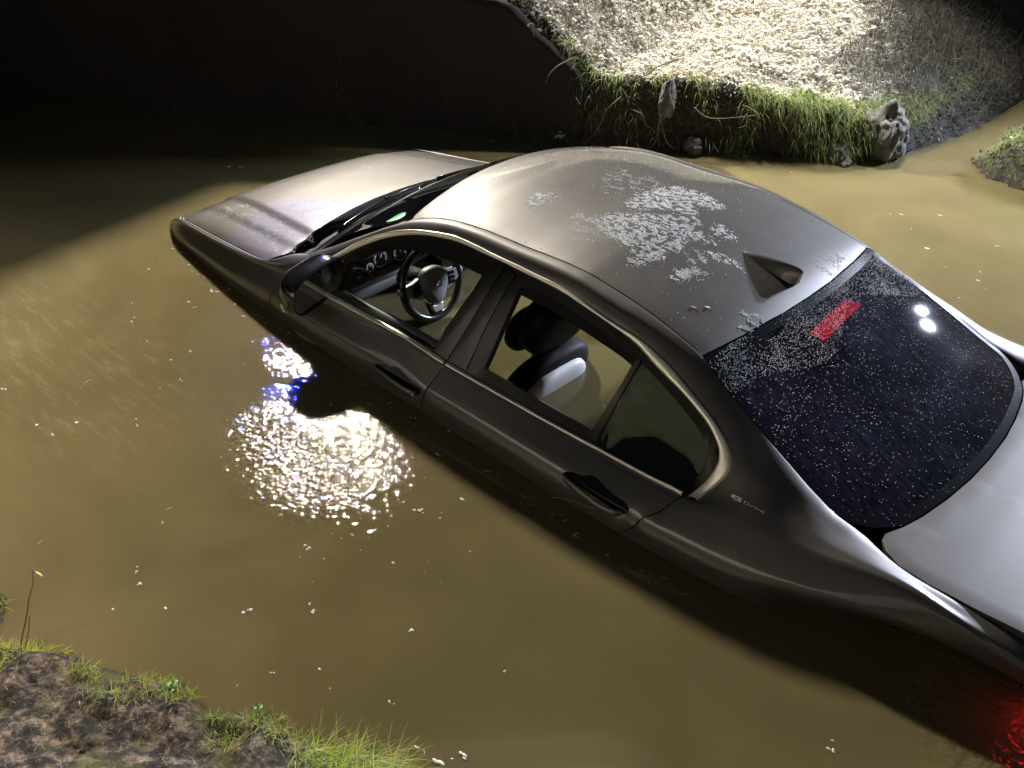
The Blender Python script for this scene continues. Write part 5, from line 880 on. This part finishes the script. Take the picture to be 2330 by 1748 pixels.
def leafy(c,n,r,label,seed):
    m=MB(); c=np.array(c)
    for k in range(n):
        a=2*math.pi*k/n+seed; cc=c+np.array([math.cos(a)*r*.8,math.sin(a)*r*.8,.008*math.sin(k*2.1)+.012]); V=[cc]+[cc+np.array([math.cos(t)*r*.62,math.sin(t)*r*.62,.003*math.cos(2*t)]) for t in np.linspace(0,2*math.pi,11)[:-1]]; m.add(V,[(0,i+1,(i+1)%10+1) for i in range(10)])
    o=m.obj('small_plant',mat('clover_green',(.10,.22,.03),.5)); tag(o,label,'plant')
    m2=MB(); m2.add(*tube([c-np.array([0,0,.05]),c],[.0015,.0012],5)); m2.obj('stem',MATS['clover_green'],o)
leafy((-.875,2.145,.085),6,.012,'round leaved green clover like plant at the middle of the near bank edge',.3)
leafy((-1.06,2.03,.065),3,.011,'three leaved green seedling leaning over the water near the grass tuft',1.1)
# ------------------------------------------------ brick wing wall and bridge
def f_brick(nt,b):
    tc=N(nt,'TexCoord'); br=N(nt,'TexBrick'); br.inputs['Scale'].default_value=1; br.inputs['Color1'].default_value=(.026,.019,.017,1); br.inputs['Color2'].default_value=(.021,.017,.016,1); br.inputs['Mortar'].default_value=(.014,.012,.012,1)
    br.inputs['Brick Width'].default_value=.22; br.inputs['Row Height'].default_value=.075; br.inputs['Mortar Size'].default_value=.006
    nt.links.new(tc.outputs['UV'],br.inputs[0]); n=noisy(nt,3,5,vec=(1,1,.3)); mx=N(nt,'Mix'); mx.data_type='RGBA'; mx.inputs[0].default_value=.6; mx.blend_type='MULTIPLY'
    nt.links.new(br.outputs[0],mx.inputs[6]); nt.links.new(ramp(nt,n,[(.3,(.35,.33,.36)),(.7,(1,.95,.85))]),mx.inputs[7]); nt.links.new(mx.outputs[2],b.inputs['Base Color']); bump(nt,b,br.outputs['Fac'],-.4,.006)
BRICK=mat('old_brick',(.1,.07,.05),.8,fn=f_brick)
def uvgrid(o,us,vs):
    l=o.data.uv_layers.new(name='UVMap'); nv=len(vs)
    for lp in o.data.loops:
        i,j=divmod(lp.vertex_index,nv)
        if i<len(us): l.data[lp.index].uv=(us[i],vs[j])
pl=np.array([(1.12,-1.77),(1.60,-1.575),(2.6,-.93),(3.4,-.40),(4.6,.45),(7.5,2.4)]); cum=np.r_[0,np.cumsum(np.linalg.norm(np.diff(pl,axis=0),axis=1))]
us=np.linspace(0,cum[-1],90); vs=np.linspace(0,1,22); g_=[]
for u in us:
    x=np.interp(u,cum,pl[:,0]); y=np.interp(u,cum,pl[:,1]); k=min(max(np.searchsorted(cum,u)-1,0),len(pl)-2); t=(pl[k+1]-pl[k])/np.linalg.norm(pl[k+1]-pl[k]); nrm=np.array([-t[1],t[0]])
    top=np.interp(x,[1.1,1.2,1.63,1.9,2.6,3.1],[.36,.45,.80,.88,.93,.95]); col_=[]
    for v in vs:
        z=-.4+(top+.4)*v; lean=.30*max(0,z-.25)**1.6*ss((x-2.0)/1.2) ; col_.append((x+nrm[0]*lean,y+nrm[1]*lean,z))
    g_.append([(a,b,c+(.03*noise.fractal(Vector((a*6,b*6,0)),1,2,3) if i>18 else 0)) for i,(a,b,c) in enumerate(col_)])
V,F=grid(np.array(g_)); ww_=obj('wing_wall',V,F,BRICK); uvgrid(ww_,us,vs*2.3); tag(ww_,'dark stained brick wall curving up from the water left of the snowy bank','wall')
sm_=ww_.modifiers.new('thick','SOLIDIFY'); sm_.thickness=.25; sm_.offset=-1
# bridge over the stream, above the frame: its deck shades the far water
e0=np.array([3.48,-.74]); ed=np.array([-.21,.98]); ed/=np.linalg.norm(ed); nx=np.array([ed[1],-ed[0]])
br_=empty('brick_bridge',loc=(4.5,.6,0)); tag(br_,'low brick arch bridge over the dark end of the stream','bridge')
m=MB(); a0,a1=e0-ed*3.2,e0+ed*6.5
def pr(p,z): return (p[0]-4.5,p[1]-.6,z)
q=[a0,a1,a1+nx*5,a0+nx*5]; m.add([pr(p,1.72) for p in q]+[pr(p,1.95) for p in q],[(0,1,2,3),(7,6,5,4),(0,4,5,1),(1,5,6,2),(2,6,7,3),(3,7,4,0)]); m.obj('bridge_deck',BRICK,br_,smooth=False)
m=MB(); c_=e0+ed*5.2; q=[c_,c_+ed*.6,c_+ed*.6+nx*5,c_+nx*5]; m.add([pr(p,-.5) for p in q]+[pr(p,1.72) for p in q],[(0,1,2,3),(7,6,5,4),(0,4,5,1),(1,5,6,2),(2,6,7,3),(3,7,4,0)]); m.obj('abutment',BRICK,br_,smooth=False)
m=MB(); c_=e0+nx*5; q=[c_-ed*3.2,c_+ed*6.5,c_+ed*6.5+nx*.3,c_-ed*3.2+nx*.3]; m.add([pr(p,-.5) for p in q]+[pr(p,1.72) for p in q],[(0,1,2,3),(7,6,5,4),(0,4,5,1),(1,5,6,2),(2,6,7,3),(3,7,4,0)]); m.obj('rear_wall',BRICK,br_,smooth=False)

q=sigma(np.linspace(-.93,-1.19,8),np.linspace(5.42,5.06,8)); q=q+n_side(np.linspace(-.93,-1.19,8),np.linspace(5.42,5.06,8))*np.array([[.03],[.02],[.012],[.01],[.012],[.02],[.03],[.034]])
V,F=tube(q,.0011,5); o=obj('straw_stalk',V,F,MATS['straw_wet']); o.matrix_world=CM; tag(o,'long thin straw stalk lying across the rear door just below its handle','straw')
